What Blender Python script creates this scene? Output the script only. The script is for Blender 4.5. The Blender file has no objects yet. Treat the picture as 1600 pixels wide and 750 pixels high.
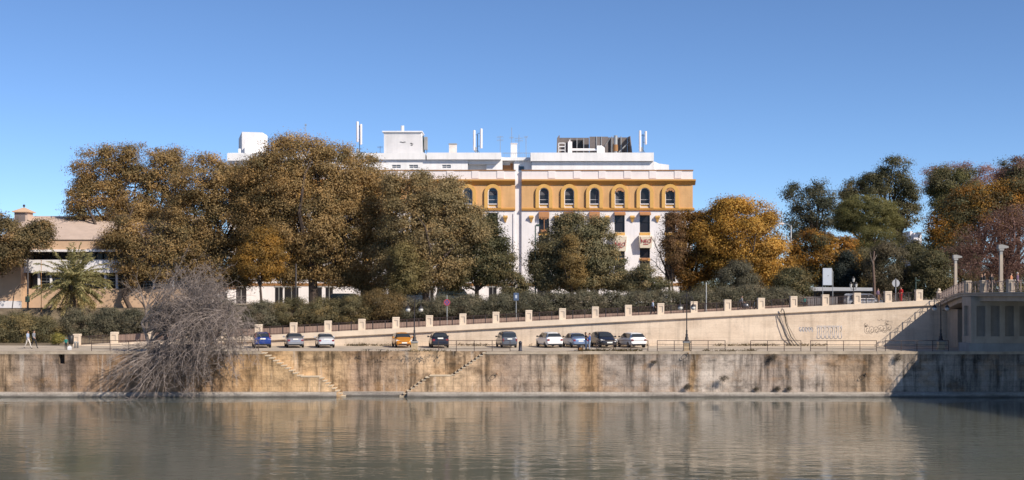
import bpy, math, random
import numpy as np
from mathutils import Vector, Matrix

# ------------------------------------------------------------------ camera, sky, sun, exposure
SC = bpy.context.scene
COL = SC.collection
F = 2040.0                                    # focal length in photo pixels (1600 wide)
def P(px, py, Y):                             # a point of the place at distance Y
    return ((px-800.0)*Y/F, Y, 10.0-(py-450.0)*Y/F)
def PX(px, Y): return (px-800.0)*Y/F
def PZ(py, Y): return 10.0-(py-450.0)*Y/F

cam_data = bpy.data.cameras.new('camera'); cam = bpy.data.objects.new('camera', cam_data); COL.objects.link(cam)
cam.location = (0, 0, 10); cam.rotation_euler = (math.pi/2, 0, 0)
cam_data.sensor_width = 36; cam_data.lens = F/1600*36; cam_data.shift_y = 75/1600
cam_data.clip_start = 0.5; cam_data.clip_end = 6000
SC.camera = cam

SUN_DIR = Vector((1.0, -0.85, 0.98)).normalized()          # towards the sun
elev = math.asin(SUN_DIR.z); azim = math.atan2(SUN_DIR.x, SUN_DIR.y)
W = bpy.data.worlds.new('World'); SC.world = W; W.use_nodes = True
nt = W.node_tree; nt.nodes.clear()
wo = nt.nodes.new('ShaderNodeOutputWorld'); bg = nt.nodes.new('ShaderNodeBackground')
sky = nt.nodes.new('ShaderNodeTexSky'); sky.sky_type = 'NISHITA'; sky.sun_disc = False
sky.sun_elevation = elev; sky.sun_rotation = azim
sky.air_density = 0.6; sky.dust_density = 0.0; sky.ozone_density = 6.0; sky.altitude = 300
bg.inputs['Strength'].default_value = 0.105
nt.links.new(sky.outputs[0], bg.inputs[0]); nt.links.new(bg.outputs[0], wo.inputs[0])
sl = bpy.data.lights.new('sun', 'SUN'); sl.energy = 4.6; sl.angle = math.radians(0.5); sl.color = (1.0, 0.90, 0.76)
so = bpy.data.objects.new('sun', sl); COL.objects.link(so)
so.rotation_euler = SUN_DIR.to_track_quat('Z', 'Y').to_euler()
so.location = (60, -60, 80)
SC.view_settings.view_transform = 'Standard'; SC.view_settings.look = 'None'
SC.cycles.filter_width = 1.55; SC.view_settings.gamma = 1; SC.view_settings.exposure = 0.45; SC.view_settings.use_curve_mapping = False

# ------------------------------------------------------------------ materials
def new_mat(name):
    m = bpy.data.materials.new(name); m.use_nodes = True
    n = m.node_tree; b = n.nodes['Principled BSDF']
    return m, n, b
def N(n, t, **kw):
    x = n.nodes.new(t)
    for k, v in kw.items(): setattr(x, k, v)
    return x
def mixc(n, a, b, fac, mode='MIX'):
    x = n.nodes.new('ShaderNodeMix'); x.data_type = 'RGBA'; x.blend_type = mode
    for s, v in ((x.inputs[0], fac), (x.inputs[6], a), (x.inputs[7], b)):
        if hasattr(v, 'links') or hasattr(v, 'is_linked'): n.links.new(v, s)
        elif isinstance(v, (tuple, list)): s.default_value = (*v[:3], 1)
        else: s.default_value = v
    return x.outputs[2]
def ramp(n, src, stops, interp='LINEAR'):
    r = n.nodes.new('ShaderNodeValToRGB'); r.color_ramp.interpolation = interp
    e = r.color_ramp.elements
    while len(e) < len(stops): e.new(0.5)
    for i, (p, c) in enumerate(stops):
        e[i].position = p; e[i].color = (c, c, c, 1) if not isinstance(c, (tuple, list)) else (*c[:3], 1)
    n.links.new(src, r.inputs[0]); return r.outputs[0]
def noise(n, vec, scale, detail=4, rough=0.6, dist=0.0):
    x = n.nodes.new('ShaderNodeTexNoise'); x.inputs['Scale'].default_value = scale
    x.inputs['Detail'].default_value = detail; x.inputs['Roughness'].default_value = rough
    x.inputs['Distortion'].default_value = dist
    if vec is not None: n.links.new(vec, x.inputs['Vector'])
    return x.outputs['Fac']
def pos(n, scale=(1, 1, 1)):
    g = n.nodes.new('ShaderNodeNewGeometry')
    m = n.nodes.new('ShaderNodeMapping'); m.inputs['Scale'].default_value = scale
    n.links.new(g.outputs['Position'], m.inputs['Vector']); return m.outputs['Vector']
def objc(n, scale=(1, 1, 1)):
    g = n.nodes.new('ShaderNodeTexCoord')
    m = n.nodes.new('ShaderNodeMapping'); m.inputs['Scale'].default_value = scale
    n.links.new(g.outputs['Object'], m.inputs['Vector']); return m.outputs['Vector']
def pbr(name, col, rough=0.7, metal=0.0, var=0.18, scale=1.5, streak=0.0, bump=0.0, spec=0.4):
    m, n, b = new_mat(name)
    b.inputs['Roughness'].default_value = rough; b.inputs['Metallic'].default_value = metal
    b.inputs['Specular IOR Level'].default_value = spec
    v = objc(n)
    f = ramp(n, noise(n, v, scale), [(0.3, 0.0), (0.7, 1.0)])
    lo = tuple(c*(1-var) for c in col); hi = tuple(min(1, c*(1+var*0.6)) for c in col)
    c = mixc(n, lo, hi, f)
    if streak:
        s = ramp(n, noise(n, objc(n, (1.6, 1.6, 0.12)), 1.0, 5), [(0.45, 1.0), (0.8, 1-streak)])
        c = mixc(n, c, s, 1.0, 'MULTIPLY')
    n.links.new(c, b.inputs['Base Color'])
    if bump:
        bp = n.nodes.new('ShaderNodeBump'); bp.inputs['Strength'].default_value = bump; bp.inputs['Distance'].default_value = 0.05
        n.links.new(noise(n, objc(n), scale*6), bp.inputs['Height']); n.links.new(bp.outputs[0], b.inputs['Normal'])
    return m
def leaf_mat(name, trans=0.22):
    m, n, b = new_mat(name)
    a = N(n, 'ShaderNodeAttribute', attribute_name='tint')
    b.inputs['Roughness'].default_value = 0.55; b.inputs['Specular IOR Level'].default_value = 0.25
    n.links.new(a.outputs['Color'], b.inputs['Base Color'])
    t = n.nodes.new('ShaderNodeBsdfTranslucent'); n.links.new(a.outputs['Color'], t.inputs['Color'])
    mx = n.nodes.new('ShaderNodeMixShader'); mx.inputs[0].default_value = trans
    o = n.nodes['Material Output']
    n.links.new(b.outputs[0], mx.inputs[1]); n.links.new(t.outputs[0], mx.inputs[2]); n.links.new(mx.outputs[0], o.inputs[0])
    return m
def glass_mat(name, col=(0.02, 0.025, 0.03), rough=0.06):
    m, n, b = new_mat(name)
    b.inputs['Base Color'].default_value = (*col, 1); b.inputs['Roughness'].default_value = rough
    b.inputs['Specular IOR Level'].default_value = 0.6
    return m
def paint(name, col, metal=0.0, rough=0.3):
    m, n, b = new_mat(name)
    f = ramp(n, noise(n, objc(n), 5.0), [(0.3, 0.0), (0.7, 1.0)])
    c = mixc(n, tuple(x*0.9 for x in col), col, f)
    n.links.new(c, b.inputs['Base Color'])
    b.inputs['Roughness'].default_value = rough; b.inputs['Metallic'].default_value = metal
    b.inputs['Coat Weight'].default_value = 0.6; b.inputs['Coat Roughness'].default_value = 0.08
    return m

LEAF = leaf_mat('leaves', 0.5)
BARK = pbr('bark', (0.07, 0.05, 0.04), 0.9, var=0.4, scale=3)
BARKG = pbr('grey_bark', (0.16, 0.13, 0.11), 0.9, var=0.35, scale=3)
TWIG = pbr('dead_twig', (0.29, 0.24, 0.215), 0.9, var=0.35, scale=0.8)
TWIGR = pbr('red_twig', (0.15, 0.085, 0.07), 0.9, var=0.35, scale=0.8)
CREAM = pbr('cream_render', (0.70, 0.575, 0.45), 0.85, var=0.10, scale=0.7, streak=0.12)
WHITE = pbr('white_render', (0.76, 0.73, 0.745), 0.8, var=0.07, scale=0.3, streak=0.14)
WHITE2 = pbr('attic_white', (0.80, 0.785, 0.79), 0.8, var=0.08, scale=0.3, streak=0.16)
PINKW = pbr('parapet_white', (0.76, 0.70, 0.70), 0.8, var=0.06, scale=0.4, streak=0.08)
OCHRE = pbr('ochre_render', (0.61, 0.36, 0.165), 0.85, var=0.14, scale=0.5, streak=0.22)
OCHRED = pbr('ochre_trim', (0.50, 0.26, 0.07), 0.85, var=0.1, scale=0.8)
OCHREL = pbr('ochre_surround', (0.62, 0.36, 0.11), 0.85, var=0.08, scale=0.8)
RUST = pbr('brown_trim', (0.30, 0.15, 0.06), 0.85, var=0.15, scale=1)
GLASS = glass_mat('dark_glass', (0.012, 0.011, 0.014), 0.35)
GLASSB = glass_mat('blue_glass', (0.02, 0.03, 0.045), 0.04)
CARGLASS = glass_mat('car_glass', (0.03, 0.035, 0.04), 0.05)
IRON = pbr('dark_iron', (0.035, 0.03, 0.032), 0.55, var=0.2, scale=4)
RAILBR = pbr('brown_iron', (0.06, 0.038, 0.034), 0.6, var=0.2, scale=4)
GALV = pbr('galvanised', (0.35, 0.36, 0.37), 0.5, 0.3, var=0.12, scale=4)
GREENP = pbr('green_iron', (0.03, 0.06, 0.05), 0.5, var=0.15, scale=4)
RUBBER = pbr('rubber', (0.015, 0.015, 0.015), 0.9, var=0.1, scale=4)
RIM = pbr('wheel_rim', (0.45, 0.45, 0.46), 0.35, 0.6, var=0.08, scale=6)
BLACKP = pbr('black_plastic', (0.02, 0.02, 0.022), 0.5, var=0.15, scale=4)
REDL = paint('red_lamp', (0.22, 0.015, 0.02)); LAMPW = paint('clear_lamp', (0.75, 0.75, 0.74))
PLATE = pbr('number_plate', (0.78, 0.78, 0.74), 0.4, var=0.04, scale=4)
GLOBE = pbr('white_globe', (0.55, 0.53, 0.50), 0.25, var=0.04, scale=4)
STONE = pbr('plinth_stone', (0.48, 0.36, 0.23), 0.9, var=0.2, scale=3, bump=0.3)
BRICKT = pbr('tan_brick', (0.55, 0.375, 0.25), 0.9, var=0.12, scale=0.6)
ROOFT = pbr('tan_roof', (0.50, 0.39, 0.325), 0.9, var=0.1, scale=0.8, streak=0.1)
CONC = pbr('bridge_concrete', (0.40, 0.335, 0.275), 0.9, var=0.15, scale=0.8, streak=0.25)
CONCG = pbr('grey_concrete', (0.30, 0.295, 0.29), 0.9, var=0.15, scale=0.8, streak=0.2)
def ledge_mat():
    m, n, b = new_mat('ledge_concrete')
    c = mixc(n, (.26, .225, .195), (.41, .365, .32), ramp(n, noise(n, pos(n, (.5, .5, 2)), 1.0, 6, .7), [(.35, 0.0), (.62, 1.0)]))
    c = mixc(n, c, ramp(n, noise(n, pos(n), 6.0, 4, .8), [(.3, .6), (.6, 1.05)]), .8, 'MULTIPLY')
    g = N(n, 'ShaderNodeNewGeometry'); sp = N(n, 'ShaderNodeSeparateXYZ'); n.links.new(g.outputs['Position'], sp.inputs[0])
    ad = N(n, 'ShaderNodeMath', operation='MULTIPLY_ADD'); n.links.new(noise(n, pos(n, (.4, .4, 1)), 1.0, 4, .7), ad.inputs[0]); ad.inputs[1].default_value = .25; n.links.new(sp.outputs['Z'], ad.inputs[2])
    c = mixc(n, c, ramp(n, ad.outputs[0], [(.20, .38), (.31, 1.0)]), 1.0, 'MULTIPLY')     # weed and wet stain at the water line
    n.links.new(c, b.inputs['Base Color']); b.inputs['Roughness'].default_value = .85
    return m
LEDGE = ledge_mat()
SCREEN = pbr('grey_screen', (0.16, 0.135, 0.13), 0.7, var=0.15, scale=1.2)
SKIN = pbr('skin', (0.48, 0.29, 0.21), 0.55, var=0.06, scale=6)
TERRAC = pbr('planter_render', (0.36, 0.25, 0.20), 0.9, var=0.2, scale=0.8, streak=0.2)
SHADEB = pbr('roller_blind', (0.42, 0.20, 0.09), 0.8, var=0.12, scale=3)
AWN = pbr('cream_canvas', (0.66, 0.58, 0.46), 0.8, var=0.06, scale=3)
SIGNRED = pbr('sign_red', (0.34, 0.03, 0.04), 0.7, var=0.08, scale=3)

def wall_stone():
    m, n, b = new_mat('river_stone')
    g = N(n, 'ShaderNodeNewGeometry'); sp = N(n, 'ShaderNodeSeparateXYZ'); n.links.new(g.outputs['Position'], sp.inputs[0])
    # base colour of the stone along the wall, warped so that its bands have ragged edges
    wv = noise(n, pos(n, (0.9, 0.9, 0.35)), 1.0, 5)
    ma = N(n, 'ShaderNodeMath', operation='MULTIPLY_ADD'); n.links.new(wv, ma.inputs[0]); ma.inputs[1].default_value = 2.2
    n.links.new(sp.outputs['X'], ma.inputs[2])
    mr = N(n, 'ShaderNodeMapRange'); n.links.new(ma.outputs[0], mr.inputs[0])
    mr.inputs[1].default_value = -47+1.1; mr.inputs[2].default_value = 47+1.1
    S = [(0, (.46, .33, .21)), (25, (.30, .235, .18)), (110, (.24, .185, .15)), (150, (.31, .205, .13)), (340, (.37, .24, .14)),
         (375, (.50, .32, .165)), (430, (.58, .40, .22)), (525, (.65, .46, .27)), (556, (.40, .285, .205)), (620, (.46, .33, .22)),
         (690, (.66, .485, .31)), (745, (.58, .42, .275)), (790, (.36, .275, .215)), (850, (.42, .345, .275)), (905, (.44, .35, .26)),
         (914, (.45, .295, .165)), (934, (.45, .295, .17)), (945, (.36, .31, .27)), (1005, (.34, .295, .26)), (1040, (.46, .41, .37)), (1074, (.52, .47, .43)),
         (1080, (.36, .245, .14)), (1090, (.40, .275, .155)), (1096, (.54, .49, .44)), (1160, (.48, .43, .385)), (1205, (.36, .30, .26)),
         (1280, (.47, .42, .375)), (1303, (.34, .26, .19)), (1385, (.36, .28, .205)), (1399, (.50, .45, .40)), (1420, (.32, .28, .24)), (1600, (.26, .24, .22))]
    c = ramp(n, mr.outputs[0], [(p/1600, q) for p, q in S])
    # run-off streaks, blotches, grain, white lime
    st = ramp(n, noise(n, pos(n, (1.0, 1.0, 0.11)), 1.1, 6, 0.65), [(0.39, 0.16), (0.51, 1.0), (0.70, 1.25)])
    c = mixc(n, c, st, 0.85, 'MULTIPLY')
    bl = ramp(n, noise(n, pos(n, (0.5, 0.5, 0.8)), 0.9, 6, 0.7), [(0.38, 0.16), (0.47, .75), (0.60, 1.15)])
    c = mixc(n, c, bl, 0.70, 'MULTIPLY')
    wm = ramp(n, noise(n, pos(n, (.35, .35, .5)), 1.0, 5, .7), [(.50, 0.0), (.66, .34)])
    c = mixc(n, c, (.50, .29, .13), wm)      # iron-rich ochre blocks
    gr = ramp(n, noise(n, pos(n), 5.5, 5, 0.75), [(0.3, 0.55), (0.5, 1.0), (0.75, 1.2)])
    c = mixc(n, c, gr, 0.6, 'MULTIPLY')
    pit = ramp(n, noise(n, pos(n, (1, 1, 1.4)), 3.0, 3, 0.7), [(0.30, 0.15), (0.37, 1.0)])
    c = mixc(n, c, pit, 0.8, 'MULTIPLY')
    lime = ramp(n, noise(n, pos(n, (0.9, 0.9, 0.10)), 1.7, 5, 0.6), [(0.60, 0.0), (0.72, 0.5)])
    c = mixc(n, c, (.58, .54, .49), lime)
    # dark grime band hanging from the top and a damp foot
    gz_ = ramp(n, sp.outputs['Z'], [(0.0, 1.0), (1.0, 1.0)])
    mz = N(n, 'ShaderNodeMapRange'); mz.inputs[1].default_value = 0.0; mz.inputs[2].default_value = 4.2; n.links.new(sp.outputs['Z'], mz.inputs[0])
    gn = N(n, 'ShaderNodeMath', operation='MULTIPLY_ADD'); n.links.new(noise(n, pos(n, (.45, .45, .25)), 1.0, 5, .7), gn.inputs[0]); gn.inputs[1].default_value = 1.1; n.links.new(mz.outputs[0], gn.inputs[2])
    c = mixc(n, c, ramp(n, gn.outputs[0], [(.98, 1.0), (1.0, .95)] if False else [(0.0, .55), (.28, .62), (.45, 1.0)]), 0.55, 'MULTIPLY')
    hi = N(n, 'ShaderNodeMath', operation='MULTIPLY'); n.links.new(gn.outputs[0], hi.inputs[0]); hi.inputs[1].default_value = 0.55
    c = mixc(n, c, ramp(n, hi.outputs[0], [(.72, 1.0), (.83, .42)]), 0.7, 'MULTIPLY')
    # joints of the courses
    cx = N(n, 'ShaderNodeCombineXYZ'); n.links.new(sp.outputs['X'], cx.inputs[0]); n.links.new(sp.outputs['Z'], cx.inputs[1])
    br = N(n, 'ShaderNodeTexBrick'); n.links.new(cx.outputs[0], br.inputs['Vector'])
    br.inputs['Scale'].default_value = 1.0; br.inputs['Brick Width'].default_value = 1.5; br.inputs['Row Height'].default_value = 0.48
    br.inputs['Mortar Size'].default_value = 0.018; br.inputs['Color1'].default_value = (1, 1, 1, 1); br.inputs['Color2'].default_value = (.70, .68, .66, 1)
    br.inputs['Mortar'].default_value = (.45, .42, .4, 1)
    c = mixc(n, c, br.outputs['Color'], 0.62, 'MULTIPLY')
    gm = N(n, 'ShaderNodeGamma'); gm.inputs[1].default_value = 0.86; n.links.new(c, gm.inputs[0]); c = mixc(n, gm.outputs[0], (1.0, .93, .875), 1.0, 'MULTIPLY')
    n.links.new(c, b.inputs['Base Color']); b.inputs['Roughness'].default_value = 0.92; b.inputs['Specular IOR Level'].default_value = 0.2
    bp = N(n, 'ShaderNodeBump'); bp.inputs['Strength'].default_value = 0.55; bp.inputs['Distance'].default_value = 0.12
    n.links.new(noise(n, pos(n), 2.6, 6, 0.7), bp.inputs['Height']); n.links.new(bp.outputs[0], b.inputs['Normal'])
    return m
RIVERSTONE = wall_stone()

def ramp_render():
    m, n, b = new_mat('ramp_render')
    c = mixc(n, (.56, .445, .345), (.71, .585, .465), ramp(n, noise(n, pos(n, (0.35, 0.35, 0.9)), 0.9, 6, 0.65), [(0.3, 0.0), (0.6, 1.0)]))
    st = ramp(n, noise(n, pos(n, (1.3, 1.3, 0.08)), 1.0, 6, 0.7), [(0.34, 0.72), (0.5, 1.0)])
    c = mixc(n, c, st, 0.7, 'MULTIPLY')
    gr = ramp(n, noise(n, pos(n, (1, 1, 2.2)), 4.0, 5, 0.7), [(0.3, 0.86), (0.6, 1.04)])
    c = mixc(n, c, gr, 0.8, 'MULTIPLY')
    g = N(n, 'ShaderNodeNewGeometry'); sp = N(n, 'ShaderNodeSeparateXYZ'); n.links.new(g.outputs['Position'], sp.inputs[0])
    sk = N(n, 'ShaderNodeMath', operation='MULTIPLY_ADD'); n.links.new(sp.outputs['X'], sk.inputs[0]); sk.inputs[1].default_value = -0.012; n.links.new(sp.outputs['Z'], sk.inputs[2])
    cx = N(n, 'ShaderNodeCombineXYZ'); n.links.new(sp.outputs['X'], cx.inputs[0]); n.links.new(sk.outputs[0], cx.inputs[1])
    br = N(n, 'ShaderNodeTexBrick'); n.links.new(cx.outputs[0], br.inputs['Vector']); br.inputs['Scale'].default_value = 1.0; br.inputs['Brick Width'].default_value = 2.6; br.inputs['Row Height'].default_value = 0.52
    br.inputs['Mortar Size'].default_value = 0.02; br.inputs['Color1'].default_value = (1,1,1,1); br.inputs['Color2'].default_value = (.88,.87,.85,1); br.inputs['Mortar'].default_value = (.74,.70,.66,1)
    c = mixc(n, c, br.outputs['Color'], ramp(n, noise(n, pos(n, (.12,.12,.3)), 1.0, 4), [(.35,.12),(.65,.7)]), 'MULTIPLY')
    sc_ = ramp(n, noise(n, pos(n, (.8,.8,.5)), 1.3, 6, .75), [(.30,.62),(.40,1.0)])
    c = mixc(n, c, sc_, 0.6, 'MULTIPLY')
    n.links.new(c, b.inputs['Base Color']); b.inputs['Roughness'].default_value = 0.9; b.inputs['Specular IOR Level'].default_value = 0.2
    return m
RAMPM = ramp_render()

def water_mat():
    m, n, b = new_mat('river_water')
    murk = mixc(n, (.104, .110, .090), (.120, .125, .104), noise(n, pos(n, (.03, .05, 1)), 1.0, 3))
    n.links.new(murk, b.inputs['Base Color']); b.inputs['Roughness'].default_value = 0.06; b.inputs['IOR'].default_value = 1.33
    b.subsurface_method = 'BURLEY'; b.inputs['Subsurface Weight'].default_value = 1.0; b.inputs['Subsurface Radius'].default_value = (1, 1, 1); b.inputs['Subsurface Scale'].default_value = 9.0
    n1 = noise(n, pos(n, (0.55, 1.25, 1)), 1.0, 3, 0.55, 0.6)
    n2 = noise(n, pos(n, (0.09, 0.16, 1)), 1.0, 3, 0.5, 0.4)
    pat = ramp(n, noise(n, pos(n, (.018, .03, 1)), 1.0, 3), [(0.38, 0.25), (0.62, 1.3)])
    gy = N(n, 'ShaderNodeNewGeometry'); sy = N(n, 'ShaderNodeSeparateXYZ'); n.links.new(gy.outputs['Position'], sy.inputs[0])
    my = N(n, 'ShaderNodeMapRange'); n.links.new(sy.outputs['Y'], my.inputs[0]); my.inputs[1].default_value = 86; my.inputs[2].default_value = 108; my.inputs[3].default_value = 1.0; my.inputs[4].default_value = 0.42
    pm = N(n, 'ShaderNodeMath', operation='MULTIPLY'); n.links.new(pat, pm.inputs[0]); n.links.new(my.outputs[0], pm.inputs[1]); pat = pm.outputs[0]   # sheltered, calmer water under the wall
    mu = N(n, 'ShaderNodeMath', operation='MULTIPLY'); n.links.new(n1, mu.inputs[0]); n.links.new(pat, mu.inputs[1])
    ad = N(n, 'ShaderNodeMath', operation='MULTIPLY_ADD'); n.links.new(n2, ad.inputs[0]); ad.inputs[1].default_value = 1.6; n.links.new(mu.outputs[0], ad.inputs[2])
    bp = N(n, 'ShaderNodeBump'); bp.inputs['Strength'].default_value = 0.21; bp.inputs['Distance'].default_value = 0.2
    n.links.new(ad.outputs[0], bp.inputs['Height']); n.links.new(bp.outputs[0], b.inputs['Normal'])
    return m
WATER = water_mat()

def ground_mat(name, c1, c2, scale=0.6, fine=7.0):
    m, n, b = new_mat(name)
    c = mixc(n, c1, c2, ramp(n, noise(n, pos(n), scale, 6, 0.7), [(0.35, 0.0), (0.65, 1.0)]))
    c = mixc(n, c, ramp(n, noise(n, pos(n), fine, 4, 0.8), [(0.3, 0.7), (0.6, 1.05)]), 0.8, 'MULTIPLY')
    n.links.new(c, b.inputs['Base Color']); b.inputs['Roughness'].default_value = 0.95; b.inputs['Specular IOR Level'].default_value = 0.2
    return m
PAVE = ground_mat('quay_paving', (.36, .30, .24), (.52, .44, .35))
EARTH = ground_mat('earth', (.13, .10, .07), (.24, .19, .13))
RAMPG = ground_mat('ramp_paving', (.34, .26, .20), (.46, .36, .28))
ASPH = ground_mat('asphalt', (.045, .045, .046), (.065, .064, .062))

# ------------------------------------------------------------------ mesh helpers
class MB:
    """collects shapes; build() links them as one mesh object"""
    def __init__(s): s.v = []; s.f = []; s.mi = []; s.cur = 0
    def add(s, vs, fs):
        o = len(s.v); s.v += [tuple(v) for v in vs]; s.f += [tuple(i+o for i in f) for f in fs]; s.mi += [s.cur]*len(fs); return s
    def box(s, x0, x1, y0, y1, z0, z1, M=None):
        vs = [(x0,y0,z0),(x1,y0,z0),(x1,y1,z0),(x0,y1,z0),(x0,y0,z1),(x1,y0,z1),(x1,y1,z1),(x0,y1,z1)]
        if M is not None: vs = [M @ Vector(v) for v in vs]
        return s.add(vs, [(0,3,2,1),(4,5,6,7),(0,1,5,4),(1,2,6,5),(2,3,7,6),(3,0,4,7)])
    def cbox(s, x0, x1, y0, y1, z0, z1, b=0.03):      # box with chamfered vertical edges and top
        def ring(z, i): return [(x0+b+i,y0+i,z),(x1-b-i,y0+i,z),(x1-i,y0+b+i,z),(x1-i,y1-b-i,z),(x1-b-i,y1-i,z),(x0+b+i,y1-i,z),(x0+i,y1-b-i,z),(x0+i,y0+b+i,z)]
        return s.loft([ring(z0,0), ring(z1-b,0), ring(z1,b)])
    def loft(s, rings, cap=True):
        n = len(rings[0]); vs = [p for r in rings for p in r]; fs = []
        for k in range(len(rings)-1):
            for i in range(n):
                j = (i+1) % n; fs.append((k*n+i, k*n+j, (k+1)*n+j, (k+1)*n+i))
        if cap:
            fs.append(tuple(reversed(range(n)))); fs.append(tuple((len(rings)-1)*n+i for i in range(n)))
        return s.add(vs, fs)
    def prism(s, poly, y0, y1):                       # polygon in x,z carried along y
        n = len(poly)
        vs = [(x,y0,z) for x,z in poly]+[(x,y1,z) for x,z in poly]
        return s.add(vs, [tuple(range(n)), tuple(reversed(range(n,2*n)))]+[(i,n+i,n+(i+1)%n,(i+1)%n) for i in range(n)])
    def prismx(s, poly, x0, x1):                      # polygon in y,z carried along x
        n = len(poly)
        vs = [(x0,y,z) for y,z in poly]+[(x1,y,z) for y,z in poly]
        return s.add(vs, [tuple(range(n)), tuple(reversed(range(n,2*n)))]+[(i,n+i,n+(i+1)%n,(i+1)%n) for i in range(n)])
    def tube(s, pts, r, n=6, cap=True):
        pts = [Vector(p) for p in pts]; k = len(pts)
        rr = r if isinstance(r, (list, tuple)) else [r]*k
        rings = []; up = None
        for i, p in enumerate(pts):
            d = (pts[min(i+1,k-1)]-pts[max(i-1,0)]).normalized()
            if up is None: up = Vector((0,0,1)) if abs(d.z) < 0.9 else Vector((1,0,0))
            a = d.cross(up)
            if a.length < 1e-5: a = d.orthogonal()
            a.normalize(); b = d.cross(a).normalized()
            up = -b if up.dot(b) < 0 else b
            rings.append([p+(a*math.cos(2*math.pi*j/n)+b*math.sin(2*math.pi*j/n))*rr[i] for j in range(n)])
        return s.loft(rings, cap)
    def lathe(s, c, prof, n=12, M=None):              # profile of (radius, z)
        rings = [[(c[0]+r*math.cos(2*math.pi*j/n), c[1]+r*math.sin(2*math.pi*j/n), c[2]+z) for j in range(n)] for r, z in prof]
        if M is not None: rings = [[M @ Vector(p) for p in rg] for rg in rings]
        return s.loft(rings)
    def ball(s, c, r, n=10, m=7, sq=(1,1,1)):
        prof = [(max(r*math.sin(math.pi*i/(m-1)), 1e-3)*1, -r*math.cos(math.pi*i/(m-1))) for i in range(m)]
        rings = [[(c[0]+q*math.cos(2*math.pi*j/n)*sq[0], c[1]+q*math.sin(2*math.pi*j/n)*sq[1], c[2]+z*sq[2]) for j in range(n)] for q, z in prof]
        return s.loft(rings)
    def torus(s, c, R, r, axis='y', n=14, m=6, sx=1.0):
        rings = []
        for i in range(n+1):
            t = 2*math.pi*i/n; rg = []
            for j in range(m):
                u = 2*math.pi*j/m; q = R+r*math.cos(u)
                if axis == 'y': rg.append((c[0]+q*math.cos(t)*sx, c[1]+r*math.sin(u), c[2]+q*math.sin(t)))
                elif axis == 'z': rg.append((c[0]+q*math.cos(t), c[1]+q*math.sin(t), c[2]+r*math.sin(u)))
                else: rg.append((c[0]+r*math.sin(u), c[1]+q*math.cos(t), c[2]+q*math.sin(t)))
            rings.append(rg)
        return s.loft(rings, False)
    def build(s, name, mats, parent=None, smooth=False, local=False):
        me = bpy.data.meshes.new(name); me.from_pydata(s.v, [], s.f)
        mats = mats if isinstance(mats, (list, tuple)) else [mats]
        for m in mats: me.materials.append(m)
        if len(mats) > 1: me.polygons.foreach_set('material_index', s.mi)
        if smooth: me.polygons.foreach_set('use_smooth', [True]*len(me.polygons))
        me.update()
        o = bpy.data.objects.new(name, me); COL.objects.link(o)
        if parent is not None:
            o.parent = parent
            if not local:
                r = parent; off = Vector((0,0,0))
                while r is not None: off += r.location; r = r.parent
                o.location = -off
        return o

def thing(name, label, cat, loc=(0,0,0), group=None, rz=0.0):
    o = bpy.data.objects.new(name, None); COL.objects.link(o); o.empty_display_size = 0.3
    o.location = loc; o.rotation_euler = (0,0,rz); o['label'] = label; o['category'] = cat
    if group: o['group'] = group
    return o
def tag(o, label, cat, group=None):
    o['label'] = label; o['category'] = cat
    if group: o['group'] = group
    return o
def struct(name, mb, m):
    o = mb.build(name, m); o['kind'] = 'structure'; return o
ORD = ['', 'first', 'second', 'third', 'fourth', 'fifth', 'sixth', 'seventh', 'eighth', 'ninth', 'tenth', 'eleventh', 'twelfth', 'thirteenth',
       'fourteenth', 'fifteenth', 'sixteenth', 'seventeenth', 'eighteenth', 'nineteenth', 'twentieth', 'twenty-first', 'twenty-second', 'twenty-third', 'twenty-fourth', 'twenty-fifth', 'twenty-sixth', 'twenty-seventh', 'twenty-eighth', 'twenty-ninth', 'thirtieth']

# ------------------------------------------------------------------ foliage helpers
def leaf_mesh(name, C, L, Wd, colors, rng, parent=None, up_bias=0.35, axis=None, out=None):
    n = len(C)
    nrm = rng.normal(size=(n,3))
    if out is not None: nrm = nrm*0.38+out
    nrm[:,2] += up_bias
    nrm /= np.linalg.norm(nrm, axis=1, keepdims=True)
    a = rng.normal(size=(n,3)) if axis is None else axis + 0.35*rng.normal(size=(n,3))
    a -= nrm*(a*nrm).sum(1, keepdims=True); a /= np.linalg.norm(a, axis=1, keepdims=True)+1e-9
    b = np.cross(nrm, a)
    L = L*(0.65+0.7*rng.random((n,1))); Wd = Wd*(0.65+0.7*rng.random((n,1)))
    V = np.stack([C-a*L, C-b*Wd+nrm*L*0.12, C+a*L*1.05, C+b*Wd+nrm*L*0.12], axis=1).reshape(-1,3)
    me = bpy.data.meshes.new(name)
    me.vertices.add(4*n); me.vertices.foreach_set('co', V.astype(np.float32).ravel())
    me.loops.add(4*n); me.loops.foreach_set('vertex_index', np.arange(4*n, dtype=np.int32))
    me.polygons.add(n); me.polygons.foreach_set('loop_start', np.arange(0,4*n,4,dtype=np.int32))
    at = me.attributes.new('tint', 'FLOAT_COLOR', 'FACE')
    at.data.foreach_set('color', np.concatenate([np.clip(colors,0,1), np.ones((n,1))], axis=1).astype(np.float32).ravel())
    me.materials.append(LEAF); me.update(calc_edges=True); me.validate()
    o = bpy.data.objects.new(name, me); COL.objects.link(o)
    if parent is not None:
        o.parent = parent; o.location = -parent.location
    return o
def pick_colors(n, pal, rng):
    cols = np.array([p[:3] for p in pal], float); w = np.array([p[3] for p in pal], float); w /= w.sum()
    return cols[rng.choice(len(pal), size=n, p=w)]

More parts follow.
